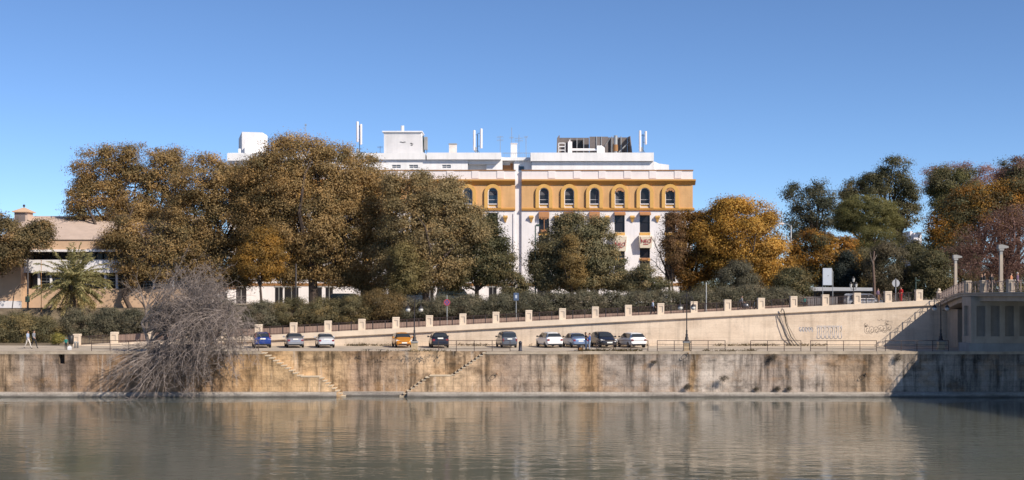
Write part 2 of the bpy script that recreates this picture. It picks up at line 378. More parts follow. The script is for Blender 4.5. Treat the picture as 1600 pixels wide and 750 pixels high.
def crown_points(blobs, rng, spacing=1.0, cr=0.75, per=55, hollow=0.5):
    """blobs: (cx,cy,cz,rx,ry,rz); returns leaf centres, clump index and clump centres"""
    B = np.array(blobs, float); cl = []
    for k, (cx,cy,cz,rx,ry,rz) in enumerate(B):
        p = 1.6; A = 4*math.pi*(((rx*ry)**p+(rx*rz)**p+(ry*rz)**p)/3)**(1/p)
        m = max(6, int(A/(spacing*spacing)*0.9))
        d = rng.normal(size=(m,3)); d /= np.linalg.norm(d, axis=1, keepdims=True)
        r = 1-(1-hollow)*rng.random((m,1))**1.9
        q = np.array([cx,cy,cz])+d*r*np.array([rx,ry,rz])
        keep = np.ones(m, bool)
        for j, c in enumerate(B):
            if j != k:
                keep &= (((q-c[:3])/c[3:])**2).sum(1) > 0.42
        cl.append(q[keep])
    cl = np.concatenate(cl); m = len(cl)
    size = cr*(0.6+0.8*rng.random(m)); cnt = rng.poisson(per*(size/cr)**1.6)+4
    idx = np.repeat(np.arange(m), cnt)
    off = rng.normal(size=(len(idx),3))
    nr = np.linalg.norm(off, axis=1, keepdims=True); off = off/nr*np.minimum(nr, 2.9)*0.62
    off *= np.stack([size, size, size*0.62], axis=1)[idx]
    cen = B[:,:3].mean(0); dv = cl-cen; dv /= np.linalg.norm(dv, axis=1, keepdims=True)+1e-6
    o2 = off/(np.linalg.norm(off, axis=1, keepdims=True)+1e-6)
    return cl[idx]+off, idx, cl, o2*0.8+dv[idx]*0.45

def limbs_mesh(name, base, top, clumps, rng, r0, parent, mat=BARK, n=16, lean=(0,0), forks=None):
    mb = MB(); base = Vector(base); top = Vector(top)
    mid = (base+top)/2+Vector((lean[0], lean[1], 0))
    mb.tube([base-Vector((0,0,0.3)), base+Vector((0,0,0.25)), mid, top], [r0*1.5, r0*1.1, r0*0.9, r0*0.75], 8)
    if len(clumps):
        sel = rng.choice(len(clumps), size=min(n, len(clumps)), replace=False)
        for i in sel:
            t = Vector(clumps[i]); s = top.lerp(mid, float(rng.random())*0.5); d = t-s
            bow = Vector((rng.normal()*0.12, rng.normal()*0.12, 0.18))*d.length
            m1 = s+d*0.35+bow*0.8; m2 = s+d*0.7+bow*0.6
            k = r0*(0.35+0.25*float(rng.random()))
            mb.tube([s, m1, m2, t], [k, k*0.75, k*0.45, k*0.15], 5)
            for _ in range(2):
                s2 = m1.lerp(m2, float(rng.random())); e = s2+Vector(tuple(rng.normal(size=3)*0.13*d.length))
                mb.tube([s2, (s2+e)/2+Vector((0,0,0.15)), e], [k*0.4, k*0.28, k*0.1], 4)
    return mb.build(name, mat, parent)

def tree(name, label, cat, Y, trunk, blobs, pal, seed, spacing=1.0, cr=0.8, per=60, leaf=(0.17,0.11), r0=0.3, dscale=0.85, group=None, limbs=16, hollow=0.5,
         base_z=8.0, lean=(0,0), mat=BARK, jit=0.10, lobes=3):
    """blobs in photo pixels at distance Y: (px,py,rx,ry[,dy])"""
    rng = np.random.default_rng(seed)
    bx = PX(trunk[0], Y); tx, _, tz = P(trunk[1], trunk[2], Y)
    t = thing(name, label, cat, (bx, Y, base_z), group)
    W3 = []
    for b in blobs:
        x, y, z = P(b[0], b[1], Y); s = Y/F
        W3.append((x, Y+(b[4] if len(b) > 4 else 0), z, b[2]*s, min(b[2],b[3]*1.3)*s*dscale, b[3]*s))
    if lobes:                                   # bumps that break the outline of every lobe
        for x, y, z, a, b, c in list(W3):
            for _ in range(lobes):
                d = rng.normal(size=3); d /= np.linalg.norm(d); k = rng.uniform(.20,.34)
                W3.append((x+d[0]*a*.92, y+d[1]*b*.92, z+d[2]*c*.92, a*k, b*k, c*k))
    C, idx, cl, out = crown_points(W3, rng, spacing*1.12, cr*1.0, per*2.9, hollow); leaf = (leaf[0]*.62, leaf[1]*.60)
    base = pick_colors(len(cl), pal, rng)*(1+jit*rng.normal(size=(len(cl),1)))
    col = np.array([1.72,1.72,1.80])*base[idx]*(1+0.12*rng.normal(size=(len(idx),1)))
    leaf_mesh('crown', C, leaf[0], leaf[1], col, rng, t, 0.25, None, out)
    limbs_mesh('trunk', (bx, Y, base_z), (tx, Y, tz), cl, rng, r0, t, mat, limbs, lean)
    return t
# ================================================================== SETTING
QZ = 4.12                                     # quay level
def zw(X): return 6.507+0.05285*X             # top of the ramp wall at its face (Y = 133)
struct('river_water', MB().add([(-400,-60,0),(400,-60,0),(400,120.3,0),(-400,120.3,0)], [(0,1,2,3)]), WATER)
# ground: one sheet from the river bed to the horizon
def ground_sheet():
    xs = sorted(set(list(np.linspace(-110, 110, 56))+[-3000,-1500,-700,-350,-200,200,350,700,1500,3000,-48,-44.3]))
    ys = [-60, 119, 121.7, 133.4, 134, 137, 141, 143, 146, 150, 170, 200, 260, 400, 800, 2000, 5000]
    v = []; f = []
    for y in ys:
        for x in xs:
            rz = max(4.1, min(zw(x)-0.28, 8.4)); st = 7.6+0.5*min(1, max(0, (x+45)/90))
            if y <= 119: z = -3.0
            elif y <= 121.7: z = -1.5
            elif y <= 133.4: z = QZ-0.06
            elif y <= 141: z = rz
            elif y < 150: t = (y-141)/9; z = rz*(1-t)+st*t
            else: z = st
            v.append((x,y,z))
    n = len(xs)
    for j in range(len(ys)-1):
        for i in range(n-1): f.append((j*n+i, j*n+i+1, (j+1)*n+i+1, (j+1)*n+i))
    return MB().add(v, f)
struct('ground', ground_sheet(), EARTH)
struct('quay_pavement', MB().box(-200, 90, 121.8, 133.5, QZ-0.5, QZ), PAVE)
def strip(x0, x1, y0, y1, zf, n=40):
    v = []; f = []
    for i in range(n+1):
        x = x0+(x1-x0)*i/n; v += [(x,y0,zf(x)), (x,y1,zf(x))]
    for i in range(n): f.append((2*i, 2*i+2, 2*i+3, 2*i+1))
    return MB().add(v, f)
struct('ramp_pavement', strip(-44, 44, 134.0, 140.9, lambda x: max(4.1, min(zw(x)-0.28, 8.4))+0.02), RAMPG)
struct('street', strip(-150, 150, 153.5, 166, lambda x: 7.6+0.5*min(1, max(0, (x+45)/90))+0.02), ASPH)
struct('pavement', strip(-150, 150, 171, 185, lambda x: 7.6+0.5*min(1, max(0, (x+45)/90))+0.14), PAVE)

# ------------------------------------------------------------------ river wall with its twin stair
Y0 = 120.0; YB = 121.3
def x0(px): return PX(px, Y0)
rw = thing('river_wall', 'tall stained stone river wall rising from the water with twin steps', 'wall', (0, 121, 0))
mb = MB()
hx0, hx1, hz0, hz1 = x0(91.5), x0(101), PZ(568.5,Y0), PZ(552.5,Y0)
mb.box(-200, hx0, Y0, YB, -2, QZ); mb.box(hx1, x0(407.5), Y0, YB, -2, QZ)
mb.box(hx0, hx1, Y0, YB, -2, hz0); mb.box(hx0, hx1, Y0, YB, hz1, QZ); mb.box(hx0, hx1, Y0+0.8, YB, hz0, hz1)
mb.box(x0(760), 90, Y0, YB, -2, QZ)
mb.box(-200, 90, YB+0.002, 121.79, -2, QZ)
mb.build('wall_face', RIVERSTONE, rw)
rngs = random.Random(5)
cop = MB()                                     # worn coping course, blocks of uneven length
x = -200
for a, b in ((-70, x0(407.5)), (x0(760), 60)):
    x = a
    while x < b-0.3:
        w = min(rngs.uniform(1.2, 2.3), b-x); dz = rngs.uniform(-0.012, 0.02)
        cop.box(x+0.008, x+w-0.008, Y0-0.006-rngs.uniform(0,0.03), Y0+0.55, QZ-0.20, QZ+0.035+dz); x += w
cop.build('coping', pbr('coping_stone', (.44,.36,.275), .92, var=0.3, scale=0.9, streak=0.25, bump=0.4), rw)
def stair(pts, dirn, name):
    """flight of steps: pts = [(px,py) top, landing start, landing end, foot]"""
    mb = MB(); tr = MB()
    (ax,ay),(bx,by),(cx,cy),(dx,dy) = pts
    def flight(xa, za, xb, zb, n):
        for i in range(n):
            xl = xa+(xb-xa)*i/n; xr = xa+(xb-xa)*(i+1)/n; z = za+(zb-za)*(i+0.6)/n
            mb.box(min(xl,xr), max(xl,xr), Y0+0.01, YB, -2, z-0.08)
            e = 0.05
            tr.box(min(xl,xr)-(e if dirn < 0 else 0), max(xl,xr)+(e if dirn > 0 else 0), Y0-0.02, YB, z-0.08+0.001, z)
    Xa,Xb,Xc,Xd = x0(ax),x0(bx),x0(cx),x0(dx)
    Za,Zb,Zc,Zd = PZ(ay,Y0),PZ(by,Y0),PZ(cy,Y0),PZ(dy,Y0)
    flight(Xa, Za, Xb, Zb, 10)
    mb.box(min(Xb,Xc), max(Xb,Xc), Y0+0.01, YB, -2, Zb-0.08); tr.box(min(Xb,Xc), max(Xb,Xc), Y0-0.02, YB, Zb-0.079, Zb)
    flight(Xc, Zc, Xd, Zd, 8)
    o = mb.build('steps', RIVERSTONE, rw)
    tr.build('treads', pbr('tread_stone', (.56,.46,.34), .9, var=0.25, scale=1.5), o)
stair([(407.5,549),(470,588),(499,588),(538,620)], 1, 'left')
stair([(760,549),(706,586.5),(671,586.5),(625,620)], -1, 'right')
lm = MB()
for a, b, y in ((-200, x0(526), Y0), (x0(637), 90, Y0)):
    x = a
    while x < b-0.05:
        w = min(rngs.uniform(3, 5), b-x)
        lm.prismx([(y-0.42-rngs.uniform(0,.05), -1.5), (y-0.40, 0.30), (y-0.33, 0.40+rngs.uniform(-.02,.03)), (y-0.002, 0.46), (y-0.002, -1.5)], x, x+w-0.012); x += w
lm.box(x0(538)-0.3, x0(625)+0.3, YB-0.40, YB-0.002, -1.5, 0.40)
lm.build('footing_ledge', LEDGE, rw)

# ------------------------------------------------------------------ ramp retaining wall
rt = thing('ramp_wall', 'long cream rendered retaining wall that climbs to the bridge behind the parked cars', 'wall', (0, 133, QZ))
a, b = PX(90,133), 60.0
def ztop(X): return min(zw(X), 8.86)
pa = [(a, 3.9), (b, 3.9), (b, ztop(b)), (44.5, ztop(44.5)), (a, max(ztop(a), 4.05))]
MB().prism(pa, 133.0, 133.9).build('wall_body', RAMPM, rt)
xa = PX(330,133)
def zc(X): return ztop(X)-0.50
mbp = MB()
mbp.prism([(PX(128,133), max(zc(PX(128,133)),4.0)), (xa, zc(xa)), (44.5, zc(44.5)), (60, zc(60)), (60, ztop(60)+0.01), (44.5, ztop(44.5)+0.01), (PX(128,133), ztop(PX(128,133))+0.01)], 132.88, 134.0)
mbp.build('parapet', CREAM, rt)
mbp = MB(); mbp.prism([(xa, zc(xa)-0.06), (44.5, zc(44.5)-0.06), (44.5, zc(44.5)-0.002), (xa, zc(xa)-0.002)], 132.80, 132.998)
mbp.build('shadow_strip', pbr('painted_shadow_line', (.36,.27,.2), .9), rt)  # dark strip coloured as the shadow line beneath the parapet band

# piers and iron panels on the ramp wall
pier_px = [121, 179.2, 235.5, 292, 348, 404.5, 459, 512.7, 565.6, 618.8, 671, 723.3, 775, 826.2, 878.7, 930, 981.5, 1032, 1084, 1136.5, 1188.8, 1239.5, 1289, 1338.5, 1386.8, 1435]
npier = len(pier_px)
for i, px in enumerate(pier_px):
    X = PX(px, 133.45); k = npier-i
    zb = max(ztop(X), 4.0); top = PZ(522-(px-120)*0.05285, 133.0)
    t = thing('fence_pier', 'cream rendered fence pier with sunken panel on the ramp wall, %s pier from the bridge' % ORD[k], 'pier', (X,133.45,zb), 'cream piers along the ramp fence')
    m = MB(); h = 0.34; y0_, y1_ = 133.08, 133.76
    zz = zb-0.02 if i > 0 else QZ
    m.box(X-h, X-h+0.15, y0_, y1_, zz, top-0.10); m.box(X+h-0.15, X+h, y0_, y1_, zz, top-0.10)
    m.box(X-h+0.151, X+h-0.151, y0_+0.06, y1_-0.06, zz, top-0.10)
    m.box(X-h+0.151, X+h-0.151, y0_, y1_, zz, zz+0.22); m.box(X-h+0.151, X+h-0.151, y0_, y1_, top-0.30, top-0.10)
    m.build('shaft', CREAM, t)
    MB().cbox(X-h-0.02, X+h+0.02, y0_-0.02, y1_+0.02, top-0.099, top, 0.035).build('cap', CREAM, t)
for i in range(npier-1):
    X0, X1 = PX(pier_px[i],133.45)+0.35, PX(pier_px[i+1],133.45)-0.35
    t = thing('railing_panel', 'brown iron railing panel between the %s and %s cream piers from the bridge' % (ORD[npier-i-1], ORD[npier-i]), 'railing', ((X0+X1)/2,133.45,ztop(X0)), 'iron railing panels of the ramp fence')
    m = MB(); zf = lambda x: max(ztop(x), 4.12)
    def bar(h, r): m.tube([(X0,133.45,zf(X0)+h),(X1,133.45,zf(X1)+h)], r, 4)
    bar(0.86, 0.032); bar(0.12, 0.024)
    n = max(8, int((X1-X0)/0.155))
    for j in range(n+1):
        x = X0+(X1-X0)*(j+0.5)/(n+1); m.box(x-0.019, x+0.019, 133.438, 133.462, zf(x)+0.02, zf(x)+0.86)
    m.build('bars', RAILBR, t)
    m2 = MB()
    for fr in (0.27, 0.73):
        x = X0+(X1-X0)*fr; m2 = MB(); m2.box(x-0.032, x+0.032, 133.418, 133.482, zf(x)-0.02, zf(x)+0.90); m2.build('post', IRON, t)
# low planter wall that holds the hedge behind the ramp
def pl_top(x): return max(4.1, min(zw(x)-0.28, 8.4))+0.85-0.5*min(1, max(0, (x+25)/45))
pts = [-43, -30, -15, 0, 15, 30]
poly = [(x, max(4.1, zw(x)-0.28)-0.3) for x in pts]+[(x, pl_top(x)) for x in reversed(pts)]
tag(MB().prism(poly, 141.0, 141.4).build('planter_wall', TERRAC), 'low terracotta coloured wall under the long hedge behind the ramp fence', 'wall')
poly = [(-60, 4.0), (-46, 4.0), (-46, 4.9), (-60, 4.9)]

# ------------------------------------------------------------------ the white and ochre building
YF = 185.0
S = F/YF
def bx(px): return PX(px, YF)
def bz(py): return PZ(py, YF)
CURT = pbr('curtain', (.10,.10,.115), .9, var=.25, scale=3)
hb = thing('hotel_building', 'large white building with ochre top storey, arched windows and white roof terrace', 'building', (bx(720), YF, 8.0))
def wall_open(mb, X0, X1, Z0, Z1, y, ops, dep=0.4):
    xs = sorted(set([X0,X1]+[o[0] for o in ops]+[o[1] for o in ops])); zs = sorted(set([Z0,Z1]+[o[2] for o in ops]+[o[3] for o in ops]))
    for i in range(len(xs)-1):
        for j in range(len(zs)-1):
            cx, cz = (xs[i]+xs[i+1])/2, (zs[j]+zs[j+1])/2
            if any(o[0] < cx < o[1] and o[2] < cz < o[3] for o in ops): continue
            mb.add([(xs[i],y,zs[j]),(xs[i+1],y,zs[j]),(xs[i+1],y,zs[j+1]),(xs[i],y,zs[j+1])], [(0,1,2,3)])
    for a,b,c,d in ops:
        mb.add([(a,y,c),(a,y+dep,c),(a,y+dep,d),(a,y,d)], [(0,1,2,3)]); mb.add([(b,y,c),(b,y,d),(b,y+dep,d),(b,y+dep,c)], [(0,1,2,3)])
        mb.add([(a,y,c),(b,y,c),(b,y+dep,c),(a,y+dep,c)], [(0,1,2,3)]); mb.add([(a,y,d),(a,y+dep,d),(b,y+dep,d),(b,y,d)], [(0,1,2,3)])
    return mb
LX0, LX1, RX0, RX1 = bx(357), bx(805), bx(815), bx(1082.5)
cols_r = [850+39.4*k for k in range(6)]; cols_l = [770-39.3*k for k in range(11)]
hw = 0.72
zsill, zspr, zat = bz(318.2), bz(293.0)-hw, bz(293.0)
rows = [(332.5,363,'w'), (368,403,'w'), (408,440,'w')]
zb0, zb1, zc0 = bz(329), bz(283.5), bz(442)
wl = MB(); wo_ = MB()
for X0, X1, cols in ((LX0,LX1,cols_l),(RX0,RX1,cols_r)):
    wall_open(wo_, X0, X1, zb0, zb1, YF, [(bx(c)-hw, bx(c)+hw, zsill-0.62, zat) for c in cols])
    wall_open(wl, X0, X1, 7.5, zb0, YF, [(bx(c)-hw, bx(c)+hw, bz(r[1]), bz(r[0])) for c in cols for r in rows])
    wl.add([(X0,YF,7.5),(X0,YF,zb0),(X0,YF+16,zb0),(X0,YF+16,7.5)], [(0,1,2,3)]); wl.add([(X1,YF,7.5),(X1,YF+16,7.5),(X1,YF+16,zb0),(X1,YF,zb0)], [(0,1,2,3)])
    wo_.add([(X0,YF,zb0),(X0,YF,zb1),(X0,YF+16,zb1),(X0,YF+16,zb0)], [(0,1,2,3)]); wo_.add([(X1,YF,zb0),(X1,YF+16,zb0),(X1,YF+16,zb1),(X1,YF,zb1)], [(0,1,2,3)])
wl.box(LX1-0.02, RX0+0.02, YF+0.32, YF+0.8, 7.5, bz(268.5))
wl.build('white_wall', WHITE, hb); wo_.build('ochre_wall', OCHRE, hb)
MB().box(LX0+0.1, RX1-0.1, YF+1.4, YF+15.8, 7.5, bz(290)).build('core', BLACKP, hb)
MB().box(LX0+0.05, RX1-0.05, YF+0.5, YF+15.9, bz(283), bz(281)).build('roof', CONCG, hb)
# cornice, string course, parapet, base
for X0, X1 in ((LX0,LX1),(RX0,RX1)):
    e0 = 0.35 if X0 == LX0 else 0.0; e1 = 0.35 if X1 == RX1 else 0.0
    c = MB()
    c.prismx([(YF-0.003,bz(289)),(YF-0.35,bz(285)),(YF-0.62,bz(282.8)),(YF-0.62,bz(280.5)),(YF+0.6,bz(280.5)),(YF+0.6,bz(289))], X0-e0, X1+e1)
    c.build('cornice', OCHRED, hb)
    c = MB().prismx([(YF-0.003,bz(329.5)),(YF-0.22,bz(328.5)),(YF-0.28,bz(326)),(YF-0.12,bz(325)),(YF-0.003,bz(324.4))], X0-e0*0.6, X1+e1*0.6)
    c.build('string_course', OCHRED, hb)
    p = MB(); p.box(X0+0.02, X1-0.02, YF-0.12, YF+0.3, bz(280.45), bz(267.2))
    if X0 == RX0: p.box(X1-0.32, X1-0.02, YF+0.301, YF+15, bz(280.45), bz(267.2))
    cols = cols_l if X0 == LX0 else cols_r
    edges = [bx(c)+1.55 for c in cols]
    for q in edges+[bx(cols[0] if X0 == RX0 else cols[-1])-2.0]:
        if X0+1.2 < q < X1-0.3: p.box(q-0.95, q+0.05, YF-0.19, YF-0.122, bz(278.5), bz(267.25))
    p.build('parapet', PINKW, hb)
    MB().box(X0-0.03, X1+0.06, YF-0.20, YF+0.36, bz(267.15), bz(265.4)).build('coping', RUST, hb)
    MB().box(X0-0.0, X1+0.0, YF-0.10, YF-0.003, bz(446.5), bz(442.5)).build('base_course', RUST, hb)
# arched windows of the ochre storey
def arch(w, z0, zs, n=10):                     # outline of an arched opening, local x
    return [(w, z0), (w, zs)]+[(w*math.cos(math.pi*i/n), zs+w*math.sin(math.pi*i/n)) for i in range(1, n)]+[(-w, zs), (-w, z0)]
def arch_ring(mb, X, wi, wo, zi, zo, zs, ya, yb):
    A = arch(wo, zo, zs); B = arch(wi, zi, zs); n = len(A); vs = []
    for poly, y in ((A,ya),(B,ya),(A,yb),(B,yb)): vs += [(X+x,y,z) for x,z in poly]
    fs = []
    for i in range(n-1):
        fs += [(i,i+1,n+i+1,n+i)[::-1], (2*n+i,2*n+i+1,i+1,i)[::-1], (n+i,n+i+1,3*n+i+1,3*n+i)[::-1]]
    mb.add(vs, fs)
for c in cols_l+cols_r:
    X = bx(c)
    w = MB(); arch_ring(w, X, 0.70, 1.20, bz(325), bz(325), zspr, YF-0.26, YF-0.002)
    o = w.build('arched_window', OCHREL, hb)
    f = MB(); arch_ring(f, X, 0.61, 0.70, zsill, zsill, zspr, YF-0.05, YF+0.12)
    f.box(X-0.70, X-0.61, YF-0.05, YF+0.1, bz(324.3), zsill); f.box(X+0.61, X+0.70, YF-0.05, YF+0.1, bz(324.3), zsill)
    f.box(X-0.76, X+0.76, YF-0.12, YF+0.12, zsill-0.12, zsill-0.002); f.box(X-0.609, X+0.609, YF-0.04, YF+0.1, bz(324.3), bz(324.3)+0.12)
    f.box(X-0.609, X+0.609, YF+0.13, YF+0.17, zsill+0.55, zsill+0.59)
    f.build('frame', WHITE, o)
    g = MB(); g.add([(X+x, YF+0.25, z) for x, z in arch(0.72, zsill-0.05, zspr)], [tuple(reversed(range(13)))]); g.build('pane', GLASSB if c < 800 else GLASS, o)
    k_ = int(c*7) % 5
    if k_ < 3: MB().box(X-0.609+(.7 if k_ == 1 else 0), X+0.609-(.75 if k_ == 2 else 0), YF+0.20, YF+0.235, zsill+(1.2 if k_ == 0 else .03), zspr+.25).build('curtain', CURT, o)
    MB().box(X-0.609, X+0.609, YF+0.02, YF+0.2, bz(324.3)+0.121, zsill-0.121).build('apron', OCHREL, o)
    if abs(c-968.2) < 1 or abs(c-1047) < 1:    # scalloped blind hung in the arch
        s = MB()
        for k in range(7):
            q = -0.56+k*0.16; zt_ = zspr+math.sqrt(max(0, 0.60**2-(q+0.08)**2))
            s.box(X+q, X+q+0.155, YF-0.34, YF-0.30, zt_-0.30-0.07*(k%2), zt_+0.02)
        s.build('fringe_blind', SHADEB, o)
# windows of the white storeys
rng = random.Random(11)
for c in cols_l+cols_r:
    X = bx(c)
    for ri, r in enumerate(rows):
        z0, z1 = bz(r[1]), bz(r[0])
        o = MB().box(X-hw, X-hw+0.05, YF+0.14, YF+0.22, z0, z1).box(X+hw-0.05, X+hw, YF+0.14, YF+0.22, z0, z1).box(X-hw+0.051, X+hw-0.051, YF+0.14, YF+0.22, z1-0.06, z1).box(X-hw+0.051, X+hw-0.051, YF+0.14, YF+0.22, z0, z0+0.06).box(X-hw+0.051, X+hw-0.051, YF+0.13, YF+0.2, z0+(z1-z0)*0.52, z0+(z1-z0)*0.52+0.06).build('window', BLACKP, hb)
        MB().add([(X-hw,YF+0.24,z0),(X+hw,YF+0.24,z0),(X+hw,YF+0.24,z1),(X-hw,YF+0.24,z1)], [(0,1,2,3)]).build('pane', GLASS, o)
        if ri < 2: MB().box(X-hw-0.04, X+hw+0.04, YF-0.06, YF-0.003, bz(r[1]+4.6), bz(r[1]+0.3)).build('sill_panel', OCHREL, o)
        if ri == 0 and rng.random() < 0.4: MB().box(X-hw+0.06, X+hw-0.06, YF+0.06, YF+0.1, z1-rng.uniform(0.5, 1.3), z1).build('blind', pbr('grey_blind', (.12,.12,.13)), o)
    # wall lantern bracket halfway to the next window
    if c != cols_l[-1]:
        q = X-1.79 if c in cols_r else X+1.79
        if c in cols_r or c <= 770:
            z = bz(337)
            MB().loft([[(q-0.30,YF-0.42,z),(q+0.30,YF-0.42,z),(q+0.30,YF-0.004,z),(q-0.30,YF-0.004,z)], [(q-0.34,YF-0.46,z-0.25),(q+0.34,YF-0.46,z-0.25),(q+0.34,YF-0.004,z-0.25),(q-0.34,YF-0.004,z-0.25)], [(q-0.20,YF-0.26,z-0.55),(q+0.20,YF-0.26,z-0.55),(q+0.20,YF-0.004,z-0.55),(q-0.20,YF-0.004,z-0.55)], [(q-0.09,YF-0.1,z-0.95),(q+0.09,YF-0.1,z-0.95),(q+0.09,YF-0.004,z-0.95),(q-0.09,YF-0.004,z-0.95)]]).build('wall_bracket', OCHREL, hb)
for q in (LX0+.35, LX1-.25, RX1-.35): MB().tube([(q,YF-.08,8),(q,YF-.08,zb0-.4)], .055, 6).build('downpipe', WHITE, hb)
# ground floor doors and shop windows
for c in cols_l+cols_r:
    X = bx(c)
    for q, w in ((X, .85), (X+1.78, .6)):
        if abs(q-(LX1+RX0)/2) < 1.4 or q > RX1-.8 or rng.random() < .3: continue
        w *= rng.uniform(.6,1.25)
        o = MB().box(q-w, q+w, YF-0.03, YF-0.004, 7.6, 10.35).build('shop_window', GLASS, hb)
        MB().box(q-w-.1, q+w+.1, YF-0.07, YF-0.031, 10.1, 10.45).box(q-.04, q+.04, YF-0.06, YF-0.031, 7.6, 10.09).build('frame', CONCG, o)
# orange blinds over first-row windows
for c, kind in ((850,'drop'),(889.4,'drop'),(928.8,'drop'),(968.2,'roll'),(1007.6,'roll')):
    X = bx(c); z1 = bz(331); s = MB()
    if kind == 'roll':
        s.prismx([(YF-0.004,z1),(YF-0.85,z1-0.28),(YF-0.85,z1-0.52),(YF-0.80,z1-0.52),(YF-0.80,z1-0.30),(YF-0.004,z1-0.05)], X-0.78, X+0.78)
    else:
        s.prismx([(YF-0.004,z1),(YF-0.45,z1-0.12),(YF-0.50,z1-0.75),(YF-0.46,z1-0.75),(YF-0.40,z1-0.15),(YF-0.004,z1-0.05)], X-0.74, X+0.74)
        for k in range(5): s.box(X-0.70+k*0.29, X-0.50+k*0.29, YF-0.49, YF-0.455, z1-0.98-0.12*(k%2), z1-0.74)
        if c == 850: s.box(X-0.02, X+0.06, YF-0.4, YF-0.35, z1-2.6, z1-0.7)
    s.build('awning', SHADEB, hb)
# balcony pots
o = MB()
for c, py in ((850,358),(1007.6,402)):
    X = bx(c); o.box(X-0.5, X+0.5, YF-0.35, YF-0.05, bz(py+4), bz(py+1))
o.build('flower_box', SHADEB, hb)
# two canvas window hoods with red lettering
def text_mesh(txt, size, depth=0.01):
    cu = bpy.data.curves.new('lettering', 'FONT'); cu.body = txt; cu.size = size; cu.extrude = depth; cu.align_x = 'CENTER'
    ob = bpy.data.objects.new('lettering', cu); COL.objects.link(ob)
    dg = bpy.context.evaluated_depsgraph_get(); me = bpy.data.meshes.new_from_object(ob.evaluated_get(dg))
    bpy.data.objects.remove(ob); return me
for c, ya, yb in ((968.2,368,392.5),(1008.2,368,387.5)):
    X = bx(c); za, zb_ = bz(ya), bz(yb); t_, b_ = 0.95, 0.80
    top = [(X-t_,YF-0.004,za),(X+t_,YF-0.004,za),(X+t_,YF-0.45,za),(X-t_,YF-0.45,za)]
    mid = [(X-t_,YF-0.004,za-0.15),(X+t_,YF-0.004,za-0.15),(X+t_,YF-0.95,za-0.2),(X-t_,YF-0.95,za-0.2)]
    bot = [(X-b_,YF-0.004,zb_),(X+b_,YF-0.004,zb_),(X+b_,YF-0.85,zb_),(X-b_,YF-0.85,zb_)]
    o = MB().loft([bot, mid, top]).build('sign_awning', AWN, hb)
    me = text_mesh('NEC', 0.70); me.materials.clear(); me.materials.append(SIGNRED)
    l = bpy.data.objects.new('lettering', me); COL.objects.link(l); l.parent = o
    l.rotation_euler = (math.radians(90), 0, 0); l.location = (X, YF-0.975, zb_+0.72)
    m = MB()
    for sx in (-1, 1): m.tube([(X+sx*0.62,YF-0.96,zb_+0.7),(X+sx*0.70,YF-0.975,zb_+1.2),(X+sx*0.80,YF-0.985,zb_+1.62)], [0.05,0.035,0.015], 4)
    m.box(X-0.35, X+0.35, YF-0.925, YF-0.90, zb_+0.45, zb_+0.55); mm = m.build('emblem', SIGNRED, o, local=True)
# attic storeys
at = MB(); YA = YF+3.0
def ax(px): return PX(px, YA)
def az(py): return PZ(py, YA)
wins = [(ax(c)-0.65, ax(c)+0.65, az(262.5), az(257.5)) for c in (619,646,697.5)]
wall_open(at, ax(357), ax(731), az(283), az(249.5), YA, wins)
at.box(ax(731)+0.01, ax(760), YA+1.6, YA+2.0, az(283), az(250)); at.box(ax(760), ax(785), YA+0.6, YA+2.2, az(283), az(250))
at.prism([(ax(733),az(256)),(ax(776),az(256)),(ax(783),az(250)),(ax(783),az(248.5)),(ax(731)+.02,az(248.5)),(ax(731)+.02,az(254))], YA+0.3, YA+1.5)
at.box(ax(785), ax(830), YA+2.2, YA+2.6, az(283), az(244.5)); at.box(ax(803), ax(831), YA+1.0, YA+1.6, az(283), az(247))
at.box(ax(831), ax(1023), YA+0.02, YA+9, az(283), az(252.5))
at.box(ax(1023)+0.01, ax(1046), YA+0.5, YA+9, az(283), az(257)); at.prism([(ax(1023)+.01,az(257)),(ax(1046),az(257)),(ax(1030),az(255)),(ax(1023)+.01,az(252))], YA+0.5, YA+6)
at.box(ax(356)+.02, ax(731)-.02, YA+0.6, YA+9, az(283), az(251.5))
at.build('attic_wall', WHITE2, hb)
sl_ = MB(); sl_.box(ax(356), ax(410)+.5, YA-0.5, YA+9, az(251.5)+.01, az(240)); sl_.box(ax(410)+.51, ax(665), YA-0.35, YA+9, az(249.5), az(239.5)); sl_.box(ax(667), ax(783), YA-0.5, YA+9, az(249.5), az(239)); sl_.box(ax(829), ax(1021), YA-0.5, YA+9, az(252), az(239))
sl_.build('roof_slab', WHITE2, hb)
MB().box(ax(783)+.01, ax(829)-.01, YA+0.6, YA+9, az(250), az(245.2)).build('terrace_slab', WHITE2, hb)
for a,b,c,d in wins:
    o = MB().box(a,a+.06,YA+.1,YA+.18,c,d).box(b-.06,b,YA+.1,YA+.18,c,d).box((a+b)/2-.03,(a+b)/2+.03,YA+.1,YA+.18,c,d).box(a+.061,b-.061,YA+.1,YA+.18,(c+d)/2-.025,(c+d)/2+.025).build('attic_window', WHITE2, hb)
    MB().add([(a,YA+.2,c),(b,YA+.2,c),(b,YA+.2,d),(a,YA+.2,d)], [(0,1,2,3)]).build('pane', glass_mat('attic_glass',(.16,.18,.2),.1), o)
MB().box(ax(784), ax(797), YA+2.1, YA+2.19, az(268), az(256)).box(ax(797.2), ax(801.5), YA+2.08, YA+2.19, az(268), az(253)).build('terrace_cabinet', SHADEB, hb)
o = MB().box(ax(811), ax(819), YA+0.93, YA+0.995, az(265), az(259)).build('terrace_window', GLASSB, hb)
m = MB()
for k in range(16): 
    q = ax(785+k*2.9); m.box(q-.015,q+.015,YA+0.7,YA+0.73,az(245.2),az(238.5))
m.box(ax(785),ax(829),YA+0.68,YA+0.74,az(238.7),az(238)); m.build('terrace_railing', GALV, hb)

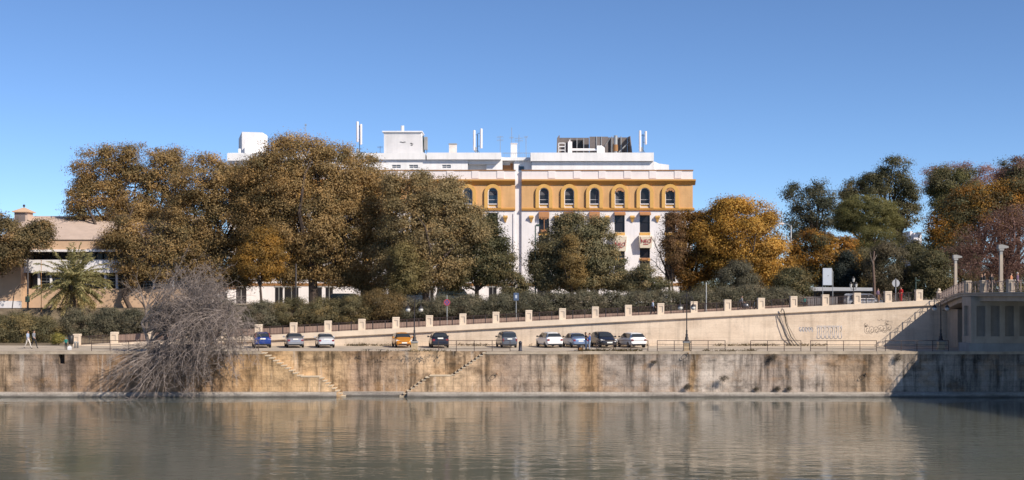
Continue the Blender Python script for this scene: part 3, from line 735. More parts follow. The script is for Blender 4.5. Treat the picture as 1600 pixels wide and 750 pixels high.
# ------------------------------------------------------------------ things on the roof
YR = YA+3.5
def rx(px): return PX(px, YR)
def rzz(py): return PZ(py, YR)
ROOFZ = az(239.5)
t = thing('stair_tower', 'white windowless stair tower at the left end of the white roof', 'roof tower', (rx(388), YR, ROOFZ))
m = MB(); m.prism([(rx(378),ROOFZ-.3),(rx(410),ROOFZ-.3),(rx(410),rzz(207)),(rx(378),rzz(206))], YR, YR+4); m.build('block', WHITE2, t)
m = MB(); m.loft([[(rx(378)-.001,YR,ROOFZ-.3),(rx(364),YR+4,ROOFZ-.3),(rx(364),YR+4,rzz(212)),(rx(378)-.001,YR,rzz(206))],[(rx(378)-.002,YR+.4,ROOFZ-.3),(rx(366),YR+4.2,ROOFZ-.3),(rx(366),YR+4.2,rzz(212)),(rx(378)-.002,YR+.4,rzz(206))]]); m.build('wing', WHITE2, t)
m = MB(); m.box(rx(385),rx(393),YR-1.2,YR-.01,ROOFZ-.3,rzz(228)); m.prism([(rx(385),rzz(228)+.002),(rx(393),rzz(228)+.002),(rx(393),rzz(220))], YR-1.1, YR-.01); m.build('annex', WHITE2, t)
MB().box(rx(376),rx(379),YR-1.6,YR-1.2,ROOFZ-.3,rzz(234)).build('vent', WHITE2, t)
MB().box(rx(361),rx(384),YR-1.9,YR-1.75,ROOFZ-.3,rzz(241)).build('upstand', WHITE2, t)
t = thing('plant_room', 'boxy pale ribbed plant room with flat lid and graffiti on the roof', 'roof shed', (rx(629), YR, ROOFZ))
PR = pbr('ribbed_sheet', (.74,.72,.72), .6, var=.08, scale=.5, streak=.15)
m = MB(); xa_, xb_ = rx(600), rx(659); n = 40
prof = []
for k in range(n): 
    q = xa_+(xb_-xa_)*k/n; w = (xb_-xa_)/n; prof += [(q, 0.0), (q+w*.6, 0.0), (q+w*.62, .05), (q+w*.98, .05)]
vs = [(q,YR+d,z) for z in (ROOFZ-.3, rzz(206.5)) for q,d in prof]; L_ = len(prof)
m.add(vs, [(i,i+1,L_+i+1,L_+i) for i in range(L_-1)]); m.box(xa_,xb_,YR+.06,YR+4,ROOFZ-.3,rzz(206.5)); m.build('ribbed_wall', PR, t)
MB().box(xa_-.25,xb_+.1,YR-.25,YR+4.2,rzz(206.5)+.001,rzz(204.8)).build('lid', WHITE2, t)
MB().lathe((rx(627),YR+2,rzz(204.8)), [(.24,-.1),(.24,.95),(.27,.96),(.27,1.02)]).build('flue', WHITE2, t)
m = MB()
for q, z in ((626,222),(629,222.6),(632,222),(642,224),(644,225),(643,227)): m.box(rx(q)-.12,rx(q)+.16,YR-.012,YR-.004,rzz(z)-.06,rzz(z)+.05)
m.build('scrawl', BLACKP, t)
t = thing('cooling_unit', 'small grey cooling unit standing beside the pale plant room', 'cooling unit', (rx(665), YR, ROOFZ))
MB().cbox(rx(662.5),rx(668),YR-.2,YR+.5,rzz(234),rzz(214)).build('casing', CONCG, t)
m = MB(); m.tube([(rx(662),YR,rzz(238)),(rx(661.5),YR,rzz(222)),(rx(661),YR,rzz(212))], .10, 6); m.build('duct', GREENP, t)
m = MB(); [m.box(q-.04,q+.04,YR-.1,YR,ROOFZ-.2,rzz(234)) for q in (rx(663.5),rx(667))]; m.build('stand', IRON, t)
t = thing('chimney', 'squat cream chimney with dark cap on the white roof left of two panel aerials', 'chimney', (rx(707), YR, ROOFZ))
MB().box(rx(701.5),rx(713.5),YR,YR+.9,ROOFZ-.3,rzz(225.6)).build('stack', pbr('stack_render',(.66,.60,.56)), t); MB().cbox(rx(701),rx(714),YR-.06,YR+.96,rzz(225.6)+.002,rzz(224),.03).build('cap', CONCG, t)
def panel_aerial(name, label, px_list, base_px, ytop, ybot, dishes=True):
    t = thing(name, label, 'aerial', (rx(base_px), YR, ROOFZ), 'panel aerials on the roof')
    m = MB(); m.tube([(rx(base_px),YR+.3,ROOFZ-.3),(rx(base_px),YR+.3,rzz(ytop+3))], .06, 6)
    for p, yt, yb in px_list: m.tube([(rx(base_px),YR+.3,rzz(yt+7)),(rx(p),YR+.1,rzz(yt+7))], .03, 4); m.tube([(rx(base_px),YR+.3,rzz(yb-4)),(rx(p),YR+.1,rzz(yb-4))], .03, 4)
    m.tube([(rx(base_px)-.7,YR+.3,ROOFZ-.05),(rx(base_px),YR+.3,rzz(ybot-4)),(rx(base_px)+.7,YR+.3,ROOFZ-.05)], .04, 4)
    m.build('mast', IRON, t)
    for p, yt, yb in px_list:
        m = MB(); m.loft([[(rx(p)+.17*math.cos(a)*k,YR-.02+.12*math.sin(a)*k,z) for a in np.linspace(0,2*math.pi,8,endpoint=False)] for z,k in ((rzz(yb),.8),(rzz(yb)+.06,1),(rzz(yt)-.06,1),(rzz(yt),.8))]); m.build('panel', PINKW, t, True)
    MB().cbox(rx(base_px)-.45,rx(base_px)-.12,YR-.1,YR+.25,rzz(ybot-1),rzz(ybot-8)).build('radio_unit', CONCG, t)
panel_aerial('panel_aerial', 'pair of tall white panel aerials on a dark mast right of the squat chimney', [(741,203.5,235),(752,201,232)], 746, 206, 238)
panel_aerial('panel_aerial', 'pair of grey panel aerials on the right end of the white roof', [(1000,204,237),(1009,205,226)], 1005, 206, 238)
panel_aerial('panel_aerial', 'white panel aerials rising behind the largest brown tree crown', [(558.5,190,222),(564,194,226)], 561.5, 192, 240)
def tv_aerial(label, px, ytop, ybars, w=5):
    t = thing('television_aerial', label, 'aerial', (rx(px), YR, ROOFZ), 'thin television aerials on the roof')
    MB().tube([(rx(px),YR+1,ROOFZ-.3),(rx(px),YR+1,rzz(ytop))], .035, 5).build('mast', GALV, t)
    m = MB()
    for yb in ybars:
        z = rzz(yb); m.tube([(rx(px-w),YR+1,z),(rx(px+w),YR+1,z+.05)], .02, 4)
        for k in range(5): q = rx(px-w+k*w/2.2); m.tube([(q,YR+.7,z),(q,YR+1.3,z)], .014, 3); m.tube([(q,YR+1,z-.18),(q,YR+1,z+.18)], .014, 3)
    m.build('antenna', GALV, t)
tv_aerial('thin aerial with two antennas left of the small white chimney', 781.5, 211, (213,218))
tv_aerial('tall thin aerial mast standing beside the small white chimney', 799.5, 198, (214,), 3)
tv_aerial('aerial with wide antenna just right of the small white chimney', 811, 209, (215,219), 6)
tv_aerial('lone bare mast above the top of the largest brown tree', 476, 192, (194,), 1.5)
tv_aerial('low aerial on the roof left of the plant room', 593, 227, (229,), 4)
tv_aerial('low aerial with one antenna left of the dark screens', 822, 212, (213,), 3)
t = thing('chimney', 'small white chimney among the thin aerials in the middle of the roof', 'chimney', (rx(803), YR-2, ROOFZ))
MB().box(rx(798),rx(808),YR-2,YR-1.2,az(246),rzz(227)).build('stack', WHITE2, t); MB().cbox(rx(797.5),rx(808.5),YR-2.06,YR-1.14,rzz(227)+.002,rzz(225.8),.03).build('cap', PINKW, t)
# screened cooling plant
t = thing('roof_plant', 'grey screened cooling plant with braces on the right half of the white roof', 'roof plant', (rx(925), YR+3, ROOFZ))
YS = YR+3.0
m = MB(); m.box(PX(872,YS),PX(921,YS),YS+1,YS+1.1,ROOFZ-.3,PZ(214,YS)); m.box(PX(921,YS)+.01,PX(950,YS),YS,YS+.1,ROOFZ-.3,PZ(213.5,YS)); m.box(PX(950,YS)+.01,PX(981,YS),YS+.9,YS+1,ROOFZ-.3,PZ(213.5,YS))
m.loft([[(PX(981,YS)+.02,YS+.9,ROOFZ-.3),(PX(986.5,YS),YS-1.5,ROOFZ-.3),(PX(983,YS),YS-1.2,PZ(214,YS)),(PX(981,YS)+.02,YS+.9,PZ(213.5,YS))],[(PX(981,YS)+.1,YS+1,ROOFZ-.3),(PX(986.5,YS)+.1,YS-1.4,ROOFZ-.3),(PX(983,YS)+.1,YS-1.1,PZ(214,YS)),(PX(981,YS)+.1,YS+1,PZ(213.5,YS))]])
m.loft([[(PX(869,YS),YS-1.2,ROOFZ-.3),(PX(874,YS),YS+1,ROOFZ-.3),(PX(874,YS),YS+1,PZ(210,YS)),(PX(870,YS),YS-1.0,PZ(217,YS))],[(PX(869,YS)+.08,YS-1.2,ROOFZ-.3),(PX(874,YS)+.08,YS+1,ROOFZ-.3),(PX(874,YS)+.08,YS+1,PZ(210,YS)),(PX(870,YS)+.08,YS-1.0,PZ(217,YS))]])
m.build('screen', SCREEN, t)
for q0, q1 in ((892.5,900.5),(902.5,911)): MB().box(PX(q0,YS),PX(q1,YS),YS+.80,YS+.98,PZ(233,YS),PZ(218,YS)).build('louvre', BLACKP, t)
m = MB()
for q in (891.5,901.5,912,932,939.5,956,970.5): m.box(PX(q,YS)-.05,PX(q,YS)+.05,YS-.12,YS-.02 if 921<q<950 else YS+.78,ROOFZ-.3,PZ(213 if q>920 else 216.5,YS))
m.box(PX(889,YS),PX(935,YS),YS-.3,YS-.2,PZ(235,YS),PZ(233,YS)); m.tube([(PX(966,YS),YS-1,PZ(239,YS)),(PX(983,YS),YS-.4,PZ(222,YS))], .09, 5); m.tube([(PX(943,YS),YS-.2,PZ(231,YS)),(PX(954,YS),YS-.02,PZ(215,YS))], .05, 4); m.build('brace', GALV, t)
m = MB(); X0_, X1_ = PX(873,YS-2.5), PX(883,YS-2.5)
for q in (X0_, X1_): m.box(q-.04,q+.04,YS-2.5,YS-2.42,ROOFZ-.3,PZ(223,YS-2.5))
for z in (223.5,229,234.5): m.box(X0_,X1_,YS-2.5,YS-2.42,PZ(z,YS-2.5)-.05,PZ(z,YS-2.5)+.05)
m.build('ladder_frame', WHITE2, t)
m = MB(); m.tube([(PX(887,YS),YS-1,PZ(235,YS)),(PX(936,YS),YS-1,PZ(235,YS))], .18, 8); m.box(PX(932,YS),PX(938,YS),YS-1.4,YS-.5,ROOFZ-.3,PZ(229,YS)); m.prism([(PX(938,YS),ROOFZ-.3),(PX(944,YS),ROOFZ-.3),(PX(944,YS),PZ(232,YS)),(PX(938,YS)+.01,PZ(228,YS))], YS-1.2, YS-.4); m.build('pipework', WHITE2, t)
MB().box(PX(887.5,YS-2),PX(894,YS-2),YS-2,YS-1.4,ROOFZ-.3,PZ(221,YS-2)).box(PX(889.5,YS-2),PX(891,YS-2),YS-1.8,YS-1.6,PZ(221,YS-2)+.001,PZ(218,YS-2)).build('duct_stack', PINKW, t)
t = thing('flue_pipe', 'steel flue pipe with brown collar in front of the grey screens', 'flue', (PX(962,YS-1.6), YS-1.6, ROOFZ))
MB().lathe((PX(962,YS-1.6),YS-1.6,ROOFZ), [(.24,-.3),(.24,.8)]).build('base_pipe', GALV, t)
MB().lathe((PX(962,YS-1.6),YS-1.6,ROOFZ), [(.28,.801),(.33,.82),(.33,1.75),(.28,1.78)]).build('collar', RUST, t)
MB().lathe((PX(962,YS-1.6),YS-1.6,ROOFZ), [(.27,1.781),(.27,3.05),(.30,3.07),(.30,3.12)]).build('pipe', GALV, t)

# ------------------------------------------------------------------ tan building on the left
YL = 157.5
def lx(px): return PX(px, YL)
def lz(py): return PZ(py, YL)
t = thing('brick_building', 'low modern tan brick building with white balcony band behind the palm', 'building', (lx(120), YL, 7.6))
X0, X1 = lx(40), lx(292)
MB().box(-75, lx(40)-.01, YL-1.5, YL+12, 6.5, lz(372)).build('brick_tower', BRICKT, t)
MB().box(-75, lx(40)+.1, YL-1.75, YL-1.52, 6.5, lz(470)).build('plinth', WHITE, t)
MB().box(X0, X1, YL, YL+.6, 6.5, lz(451)).build('brick_base', BRICKT, t)
MB().box(X0, X1, YL+2.5, YL+12, 6.5, lz(389)).build('core', BLACKP, t)
MB().box(X0-.4, X1, YL-.5, YL+.0, lz(426), lz(406)).build('balcony_band', WHITE, t)
MB().box(X0, X1, YL+0.001, YL+2.4, lz(426), lz(423)).build('balcony_floor', CONCG, t)
m = MB(); m.box(X0-1, X1, YL-.6, YL+.4, lz(390), lz(375)); m.build('brick_fascia', BRICKT, t)
MB().box(X0-1.1, X1, YL-.9, YL+2.6, lz(393.5), lz(390)-.01).build('white_eave', WHITE, t)
m = MB(); m.prismx([(YL-.75,lz(375)+.01),(YL-.75,lz(374)),(YL+9,lz(333)),(YL+14,lz(360)),(YL+14,lz(375)+.01)], lx(0), X1); m.build('roof', ROOFT, t)
MB().box(lx(0), X1, YL+8.7, YL+9.3, lz(333)-.2, lz(333)+.12).build('ridge', ROOFT, t)
k = 0; q = 45
while q < 290:                                 # mullions and panes of the two glazed rows
    o = MB().add([(lx(q),YL+2.2,lz(406)),(lx(q+11),YL+2.2,lz(406)),(lx(q+11),YL+2.2,lz(393)),(lx(q),YL+2.2,lz(393))], [(0,1,2,3)]).build('window', GLASS, t)
    MB().box(lx(q+11)+.002, lx(q+12), YL+1.9, YL+2.25, lz(406), lz(393)).build('mullion', BLACKP, o)
    o = MB().add([(lx(q),YL+1.2,lz(451)),(lx(q+11),YL+1.2,lz(451)),(lx(q+11),YL+1.2,lz(425)),(lx(q),YL+1.2,lz(425))], [(0,1,2,3)]).build('window', GLASS, t)
    MB().box(lx(q+11)+.002, lx(q+12), YL+1.0, YL+1.25, lz(451), lz(425)).build('mullion', GALV, o)
    q += 12
for q in (60,79,164,182,240,270): MB().box(lx(q)-.12, lx(q)+.12, YL+.1, YL+.34, lz(451)+.002, lz(426)).build('column', WHITE, t)
m = MB()
for z in (435,439.5,444): m.box(lx(62), lx(290), YL+.2, YL+.24, lz(z)-.02, lz(z)+.02)
m.build('balcony_rail', GALV, t)
cu = thing('roof_cupola', 'small tan lantern tower with pyramid roof on the brick building', 'cupola', (lx(38), YL+8, lz(344)))
def cl(px): return PX(px, YL+8)
def cz(py): return PZ(py, YL+8)
o = MB().box(cl(27),cl(48),YL+7,YL+8.8,cz(352),cz(332.5)).build('tower', ROOFT, cu)
MB().box(cl(28.5),cl(36),YL+6.95,YL+6.998,cz(350),cz(333)).box(cl(37),cl(44),YL+6.95,YL+6.998,cz(350),cz(333)).build('louvre', SCREEN, o)
r0_ = [(cl(24.5),YL+6.7,cz(332.4)),(cl(51),YL+6.7,cz(332.4)),(cl(51),YL+9.1,cz(332.4)),(cl(24.5),YL+9.1,cz(332.4))]
c_ = (cl(38),YL+7.9)
MB().loft([r0_, [(x,y,z+.12) for x,y,z in r0_], [(c_[0]+(x-c_[0])*.1,c_[1]+(y-c_[1])*.1,cz(324.5)) for x,y,z in r0_]]).build('roof', BRICKT, cu)
MB().tube([(c_[0],c_[1],cz(325)),(c_[0],c_[1],cz(321.5))], .06, 6).ball((c_[0],c_[1],cz(321.5)), .17, 8, 6).build('finial', IRON, cu)
# low link building behind the dead tree, and a far white house
t = thing('low_building', 'low white wing with brown tiled edge between the brick and the ochre buildings', 'building', (lx(320), 180, 7.6))
MB().box(PX(293,180), PX(356,180), 180, 188, 6.5, PZ(452,180)).build('wall', WHITE, t)
m = MB(); m.prismx([(179.4,PZ(452,180)+.01),(184,PZ(443,180)),(188.4,PZ(452,180)+.01)], PX(292,180), PX(357,180)); m.build('roof', RUST, t)
for q in (302,318,334,349): MB().box(PX(q,180)-.5, PX(q,180)+.5, 179.96, 179.999, PZ(466,180), PZ(457,180)).build('window', GLASS, t)
t = thing('far_house', 'small far white building showing above the dark shrubs on the right', 'building', (PX(1433,320), 320, 8))
MB().box(PX(1428,320), PX(1440,320), 320, 330, 7, PZ(364,320)).build('wall', WHITE, t); MB().box(PX(1424,320), PX(1428,320)-.01, 321, 330, 7, PZ(361,320)).build('wing', WHITE, t)
MB().box(PX(1432,320), PX(1442,320), 319, 331, PZ(364,320)+.01, PZ(363,320)).build('roof', CONCG, t)
MB().box(PX(1435,320), PX(1437,320), 319.95, 319.999, PZ(372,320), PZ(367,320)).build('window', GLASS, t)

# ------------------------------------------------------------------ bridge
ED = [(134.5,43.4),(133,43.3),(130,42.9),(126,42.45),(122,42.2),(118,42.8),(112,44.2),(60,56.0),(20,65.0)]
def ex(Y):                                     # plan line of the deck edge: it flares towards the quay
    for (a,xa),(b,xb) in zip(ED, ED[1:]):
        if b <= Y <= a: return xb+(xa-xb)*(Y-b)/(a-b)
    return ED[0][1] if Y > 134 else ED[-1][1]
BX = 43.3
t = thing('road_bridge', 'concrete road bridge with fluted abutment shading the right end of the wall', 'bridge', (BX, 120, 0))
dz_ = [(134.5,8.45),(133,8.5),(129.6,8.88),(126,9.3),(123,9.57),(115,9.65),(70,9.8),(20,9.9)]
def dk(Y):
    for (a,za),(b,zb_) in zip(dz_, dz_[1:]):
        if b <= Y <= a: return zb_+(za-zb_)*(Y-b)/(a-b)
    return 9.9 if Y < 20 else 8.45
YS_ = [134.5,133,131.5,130,128,126,124.5,123,122,121,119.5,118,115,112,100,80,60,40,20]
MB().loft([[(ex(y),y,dk(y)),(ex(y)+24,y,dk(y)),(ex(y)+24,y,dk(y)-.36),(ex(y)+.10,y,dk(y)-.36),(ex(y)+.10,y,dk(y)-.16),(ex(y),y,dk(y)-.13)] for y in YS_]).build('deck', CONC, t)
MB().loft([[(ex(y)+.55,y,dk(y)-.37),(ex(y)+22,y,dk(y)-.37),(ex(y)+22,y,dk(y)-.8),(ex(y)+.55,y,dk(y)-.8)] for y in YS_]).build('girder', CONC, t)
m = MB(); xa_ = 42.28; ya_, yb_ = 120.25, 122.6
zf0, zf1 = 5.55, 8.35
MB().box(xa_+.26, 64, ya_+.26, yb_, 5.3, 8.9).build('flute_panel', pbr('weathered_shaded_concrete', (.28,.245,.215), .9, var=.2, scale=.8, streak=.3), t); m.box(xa_, 64, ya_, yb_+.05, 4.9, zf0); m.box(xa_, 64, ya_, yb_+.05, zf1, 9.18)  # flute recesses: weathered tone, darkened in colour to add to their weak shade
x = xa_
while x < 56: m.box(x, x+.5, ya_+.001, ya_+.259, zf0+.001, zf1-.001); x += 1.32
m.box(xa_+.001, xa_+.259, ya_+.26, ya_+.6, zf0+.001, zf1-.001); m.box(xa_+.001, xa_+.259, yb_-.5, yb_, zf0+.001, zf1-.001)
m.build('abutment', CONC, t)
MB().box(xa_-.25, 64, ya_-.2, yb_+.3, QZ-.3, 4.899).build('plinth', CONCG, t)
MB().box(44.2, 64, 129.5, 132.7, QZ, 7.9).build('rear_wall', CONC, t)
def bridge_pier(Y, label, h=1.12, w=.55, ball=False):
    z = dk(Y); B = ex(Y)+.08; o = thing('bridge_pier', label, 'pier', (B+w/2, Y, z), 'stone piers of the bridge railing')
    MB().box(B, B+w, Y-w/2, Y+w/2, z-.05, z+h-.12).box(B+.08, B-.08+w, Y-w/2-.04, Y-w/2-.001, z+.15, z+h-.3).box(B-.04, B-.001, Y-w/2+.06, Y+w/2-.06, z+.15, z+h-.3).build('shaft', CONC, o)
    MB().cbox(B-.05, B+.05+w, Y-w/2-.05, Y+w/2+.05, z+h-.119, z+h, .04).build('cap', CREAM if ball else CONC, o)
    if ball: MB().ball((B+w/2, Y, z+h+.16), .17).build('ball_finial', CREAM, o, True)
pY = [133.3, 121.9, 119.0, 114.9]
bridge_pier(pY[0], 'end pier with stone ball where the bridge railing meets the ramp wall', 1.15, .42, True)
bridge_pier(pY[1], 'squat stone bridge pier just right of the left column lamp', 1.10, .5)
bridge_pier(pY[2], 'squat stone bridge pier midway between the two column lamps', 1.10, .62)
bridge_pier(pY[3], 'squat stone bridge pier at the foot of the right column lamp', 1.10, .6)
PALEIRON = pbr('pale_iron', (.34,.26,.225), .6, var=.15, scale=3)
rail_lab = ['ornate pale iron railing on the curved start of the bridge', 'short ornate railing between the two left bridge piers', 'ornate pale railing in front of the dark figures on the bridge', 'ornate pale railing at the right edge below the orange top']
for i, (ya_, yb_) in enumerate(((133.0,122.3),(121.5,119.4),(118.5,115.4),(114.4,104.0))):
    ym = (ya_+yb_)/2
    o = thing('bridge_railing', rail_lab[i], 'railing', (ex(ym)+.3, ym, dk(ym)), 'ornate railings of the bridge')
    m = MB(); n = max(2, int(abs(ya_-yb_)/.95))
    ysn = [ya_+(yb_-ya_)*k/(n*2) for k in range(n*2+1)]; Xr = lambda y: ex(y)+.3
    for h, r in ((.95,.03),(.12,.025)): m.tube([(Xr(y),y,dk(y)+h) for y in ysn], r, 4)
    m.build('rails', PALEIRON, o)
    m = MB()
    for k in range(n+1):
        y = ya_+(yb_-ya_)*k/n; m.box(Xr(y)-.03,Xr(y)+.03,y-.03,y+.03,dk(y)-.02,dk(y)+1.05)
    for k in range(n):
        y = ya_+(yb_-ya_)*(k+.5)/n; z = dk(y); X = Xr(y)
        m.torus((X,y,z+.70), .16, .024, 'x', 10, 4); m.torus((X,y,z+.33), .13, .024, 'x', 10, 4)
        m.tube([(Xr(y-.4),y-.4,z+.13),(X,y-.1,z+.53),(Xr(y+.4),y+.4,z+.94)], .02, 4); m.tube([(Xr(y+.4),y+.4,z+.13),(X,y+.1,z+.53),(Xr(y-.4),y-.4,z+.94)], .02, 4)
    m.build('scrollwork', PALEIRON, o)
def column_lamp(px, ytop, Y, label):
    X = PX(px, Y); z = dk(min(Y, 134.4)); zt_ = PZ(ytop, Y)
    o = thing('column_lamp', label, 'street lamp', (X,Y,z), 'concrete column lamps on the bridge')
    w = .19; wk = .72
    MB().loft([[(X-q,Y-q,zz),(X+q,Y-q,zz),(X+q,Y+q,zz),(X-q,Y+q,zz)] for q, zz in ((.16,z-.05),(.145,z+.5),(.13,zt_-.9))]).build('column', CONC, o)
    MB().loft([[(X-q,Y-q,zz),(X+q,Y-q,zz),(X+q,Y+q,zz),(X-q,Y+q,zz)] for q, zz in ((.12,zt_-.899),(.12,zt_-.6),(.2,zt_-.55),(.2,zt_-.38))]).build('neck', CONCG, o)
    MB().prism([(X-.28,zt_-.378),(X+.10,zt_-.378),(X+.62,zt_-.30),(X+.60,zt_-.16),(X+.05,zt_),(X-.28,zt_-.02)], Y-.22, Y+.22).build('lamp_head', CONCG, o)
column_lamp(1493, 398, 134.6, 'concrete column lamp at the curved start of the bridge, the left of two')
column_lamp(1564, 382, 116.7, 'taller looking concrete column lamp on the bridge nearest the right edge')
# ================================================================== TREES
OLV = [(.225,.155,.066,3),(.18,.128,.056,3),(.27,.18,.075,2),(.12,.096,.044,1.6),(.25,.16,.062,.8)]
OLVD = [(.14,.105,.048,3),(.10,.078,.038,3),(.20,.13,.055,1.5),(.065,.056,.03,2)]
GRYOL = [(.205,.155,.076,3),(.175,.138,.068,3),(.245,.172,.078,2),(.13,.106,.052,2)]
DKG = [(.075,.073,.036,3),(.10,.09,.044,3),(.135,.108,.05,1.5),(.05,.052,.027,2)]
MIDG = [(.125,.113,.06,3),(.15,.128,.066,3),(.085,.083,.044,2),(.185,.14,.066,1.5)]
ORG = [(.33,.20,.042,3),(.27,.165,.04,3),(.38,.225,.05,2),(.20,.11,.022,2),(.14,.085,.022,1)]
ORGD = [(.26,.125,.022,2),(.18,.09,.02,3),(.11,.065,.02,3),(.07,.05,.018,2)]
AIRY = [(.062,.064,.040,3),(.085,.080,.05,3),(.045,.05,.03,2)]
PINE = [(.105,.100,.036,3),(.135,.122,.044,3),(.075,.074,.028,2)]
REDB = [(.13,.075,.055,3),(.10,.055,.04,3),(.17,.10,.075,2)]
PINKB = [(.22,.125,.10,3),(.17,.10,.08,3)]
HEDG = [(.095,.09,.058,3),(.12,.107,.068,3),(.07,.069,.044,2),(.15,.122,.078,1)]
HEDO = [(.125,.108,.054,3),(.09,.08,.042,3),(.17,.128,.055,2),(.072,.068,.036,2)]

tree('shade_tree', 'dark brown leafy tree cut by the left edge of the photo', 'tree', 152, (-22,-10,430),
     [(10,372,42,30),(-25,380,50,50),(55,375,24,20),(18,402,30,18),(62,358,14,10)], OLVD, 1, 0.95, .75, 60, r0=.35, base_z=6.5)
tree('shade_tree', 'broad brown tree with airy crown rising behind the palm and the dead tree', 'tree', 166, (212,205,430),
     [(160,268,48,38),(225,258,55,32),(150,318,46,45),(205,312,52,42),(258,300,42,48),(185,365,42,36),(235,358,45,40),(270,345,30,44),(262,265,28,30),(128,345,24,30)], OLV, 2, 1.05, .85, 62, r0=.5, dscale=.5, limbs=26, hollow=.42, base_z=6.8, lean=(-1.2,0))
tree('shade_tree', 'lower dark brown tree with leaning trunk behind the dead tree top', 'tree', 156.6, (208,205,430),
     [(184,388,30,30),(205,420,30,26),(235,380,42,40),(245,415,32,24),(272,385,30,40),(200,365,28,24)], OLVD+OLV, 70, 1.05, .85, 56, r0=.32, dscale=.4, limbs=16, hollow=.4, base_z=6.6, lean=(-1,0))
tree('shade_tree', 'brown tree between the airy tree and the largest crown, left of the white stair tower', 'tree', 158, (318,322,425),
     [(320,285,46,42),(365,300,44,42),(300,335,40,45),(350,350,48,45),(305,395,34,34),(350,400,38,34),(390,335,36,60),(330,425,34,22),(372,432,26,18),(290,410,26,26)], OLV, 3, 1.05, .85, 62, r0=.45, limbs=20, base_z=7)
tree('shade_tree', 'largest brown tree with round domed crown in front of the white roof', 'tree', 155, (491,488,420),
     [(470,252,62,38),(530,262,58,36),(430,285,55,45),(490,300,72,50),(560,300,52,52),(420,340,48,48),(475,355,60,48),(540,355,60,48),(445,395,42,34),(510,398,50,32),(575,350,34,48),(400,300,28,40),(455,425,24,18),(525,425,34,22),(565,405,34,36),(575,440,24,18)], OLV, 4, 1.05, .9, 66, r0=.62, limbs=28, base_z=7)
tree('shade_tree', 'small yellowish brown tree hanging low in front of the largest crown', 'tree', 149, (410,406,440),
     [(405,385,28,20),(392,408,26,20),(425,405,24,18),(408,425,20,12),(412,372,16,12)], [(.25,.14,.03,3),(.19,.115,.03,3),(.14,.09,.028,2)], 5, .85, .6, 55, (.14,.09), .16, limbs=10, base_z=7)
tree('shade_tree', 'grey olive tree overlapping the right flank of the largest brown crown', 'tree', 150, (668,662,440),
     [(640,300,40,34),(675,300,42,34),(700,335,32,38),(640,350,48,42),(685,375,46,42),(625,395,36,40),(665,420,48,32),(610,420,22,28),(715,395,24,40),(700,350,36,36),(733,352,26,26)], GRYOL, 6, 1.0, .8, 62, r0=.4, limbs=20, base_z=7.3)
tree('shade_tree', 'slim olive green tree hanging low beside the no parking sign', 'tree', 147, (636,634,450),
     [(632,405,20,24),(640,432,17,24),(622,438,14,20),(650,415,14,18)], [(.15,.12,.05,3),(.11,.095,.04,3)], 7, .85, .55, 52, (.13,.085), .14, limbs=8, base_z=7)
tree('orange_tree', 'dark green rounded tree against the white wall left of the pale recess', 'tree', 153, (745,745,448),
     [(735,365,32,34),(765,385,30,30),(735,405,38,32),(780,405,24,26),(720,430,26,20),(765,428,28,18),(752,350,20,18)], DKG, 8, .95, .75, 62, r0=.3, limbs=14, base_z=7.6)
tree('orange_tree', 'small olive bush tree in front of the white recess, left of the blue sign', 'tree', 151, (806,806,458), [(800,446,18,12),(818,450,14,9),(806,437,12,9)], MIDG, 9, .75, .5, 48, (.12,.08), .1, limbs=6, base_z=7.8)
tree('orange_tree', 'dark green tree with ochre patch covering the middle of the white facade', 'tree', 152, (893,893,452),
     [(905,365,34,28),(880,372,26,28),(935,385,30,32),(905,400,44,32),(862,395,28,28),(856,425,28,24),(900,435,44,20),(955,425,28,28),(972,438,16,18),(940,355,16,13),(888,348,14,14),(845,410,16,22)], MIDG, 10, .95, .75, 64, r0=.32, limbs=16, base_z=7.8)
tree('shade_tree', 'slender ochre brown tree growing through the dark green tree on the facade', 'tree', 149, (895,893,455),
     [(890,385,10,18),(897,410,12,22),(905,435,12,20),(885,400,10,16)], [(.20,.135,.05,3),(.15,.11,.045,3)], 11, .8, .5, 50, (.12,.08), .08, limbs=6, base_z=7.8)
tree('shade_tree', 'thin brown tree with mottled leaves before the right corner of the facade', 'tree', 158, (1052,1050,440),
     [(1050,345,12,14),(1052,372,16,20),(1058,400,16,20),(1045,390,12,16)], [(.15,.085,.04,3),(.12,.075,.035,3),(.19,.115,.04,1)], 12, .8, .6, 36, (.14,.09), .12, limbs=10, base_z=8)
tree('shade_tree', 'dark leafy tree shading the left side of the bright orange tree', 'tree', 160, (1075,1078,440),
     [(1080,350,22,20),(1085,385,32,34),(1078,420,34,28),(1105,400,30,36),(1100,365,20,26)], ORGD, 13, .95, .75, 62, r0=.3, limbs=14, base_z=8)
tree('shade_tree', 'bright orange autumn tree with full crown right of the white building', 'tree', 158, (1160,1155,430),
     [(1140,335,34,24),(1172,342,38,28),(1115,352,28,24),(1150,372,48,34),(1195,368,30,34),(1125,392,32,28),(1170,402,44,28),(1205,402,28,28),(1190,428,34,18),(1222,432,20,13),(1140,322,14,10)], ORG, 14, 1.0, .85, 64, r0=.4, limbs=22, base_z=8.1)
tree('olive_tree', 'small grey green tree in front of the orange tree', 'tree', 148, (1153,1153,452), [(1152,428,24,18),(1165,440,22,12),(1140,440,18,12),(1155,418,12,10)], [(.105,.095,.062,3),(.08,.074,.048,3),(.06,.055,.036,2)], 15, .8, .55, 55, (.12,.07), .1, limbs=6, base_z=8.1)
tree('shade_tree', 'thin dark airy tree showing sky through it, right of the orange tree', 'tree', 192, (1275,1275,370),
     [(1250,308,24,24),(1285,302,24,20),(1268,335,32,28),(1240,345,18,24),(1300,335,20,24),(1265,370,28,20)], AIRY, 16, 1.5, .85, 34, (.2,.12), .3, limbs=26, hollow=.25, base_z=8.2)
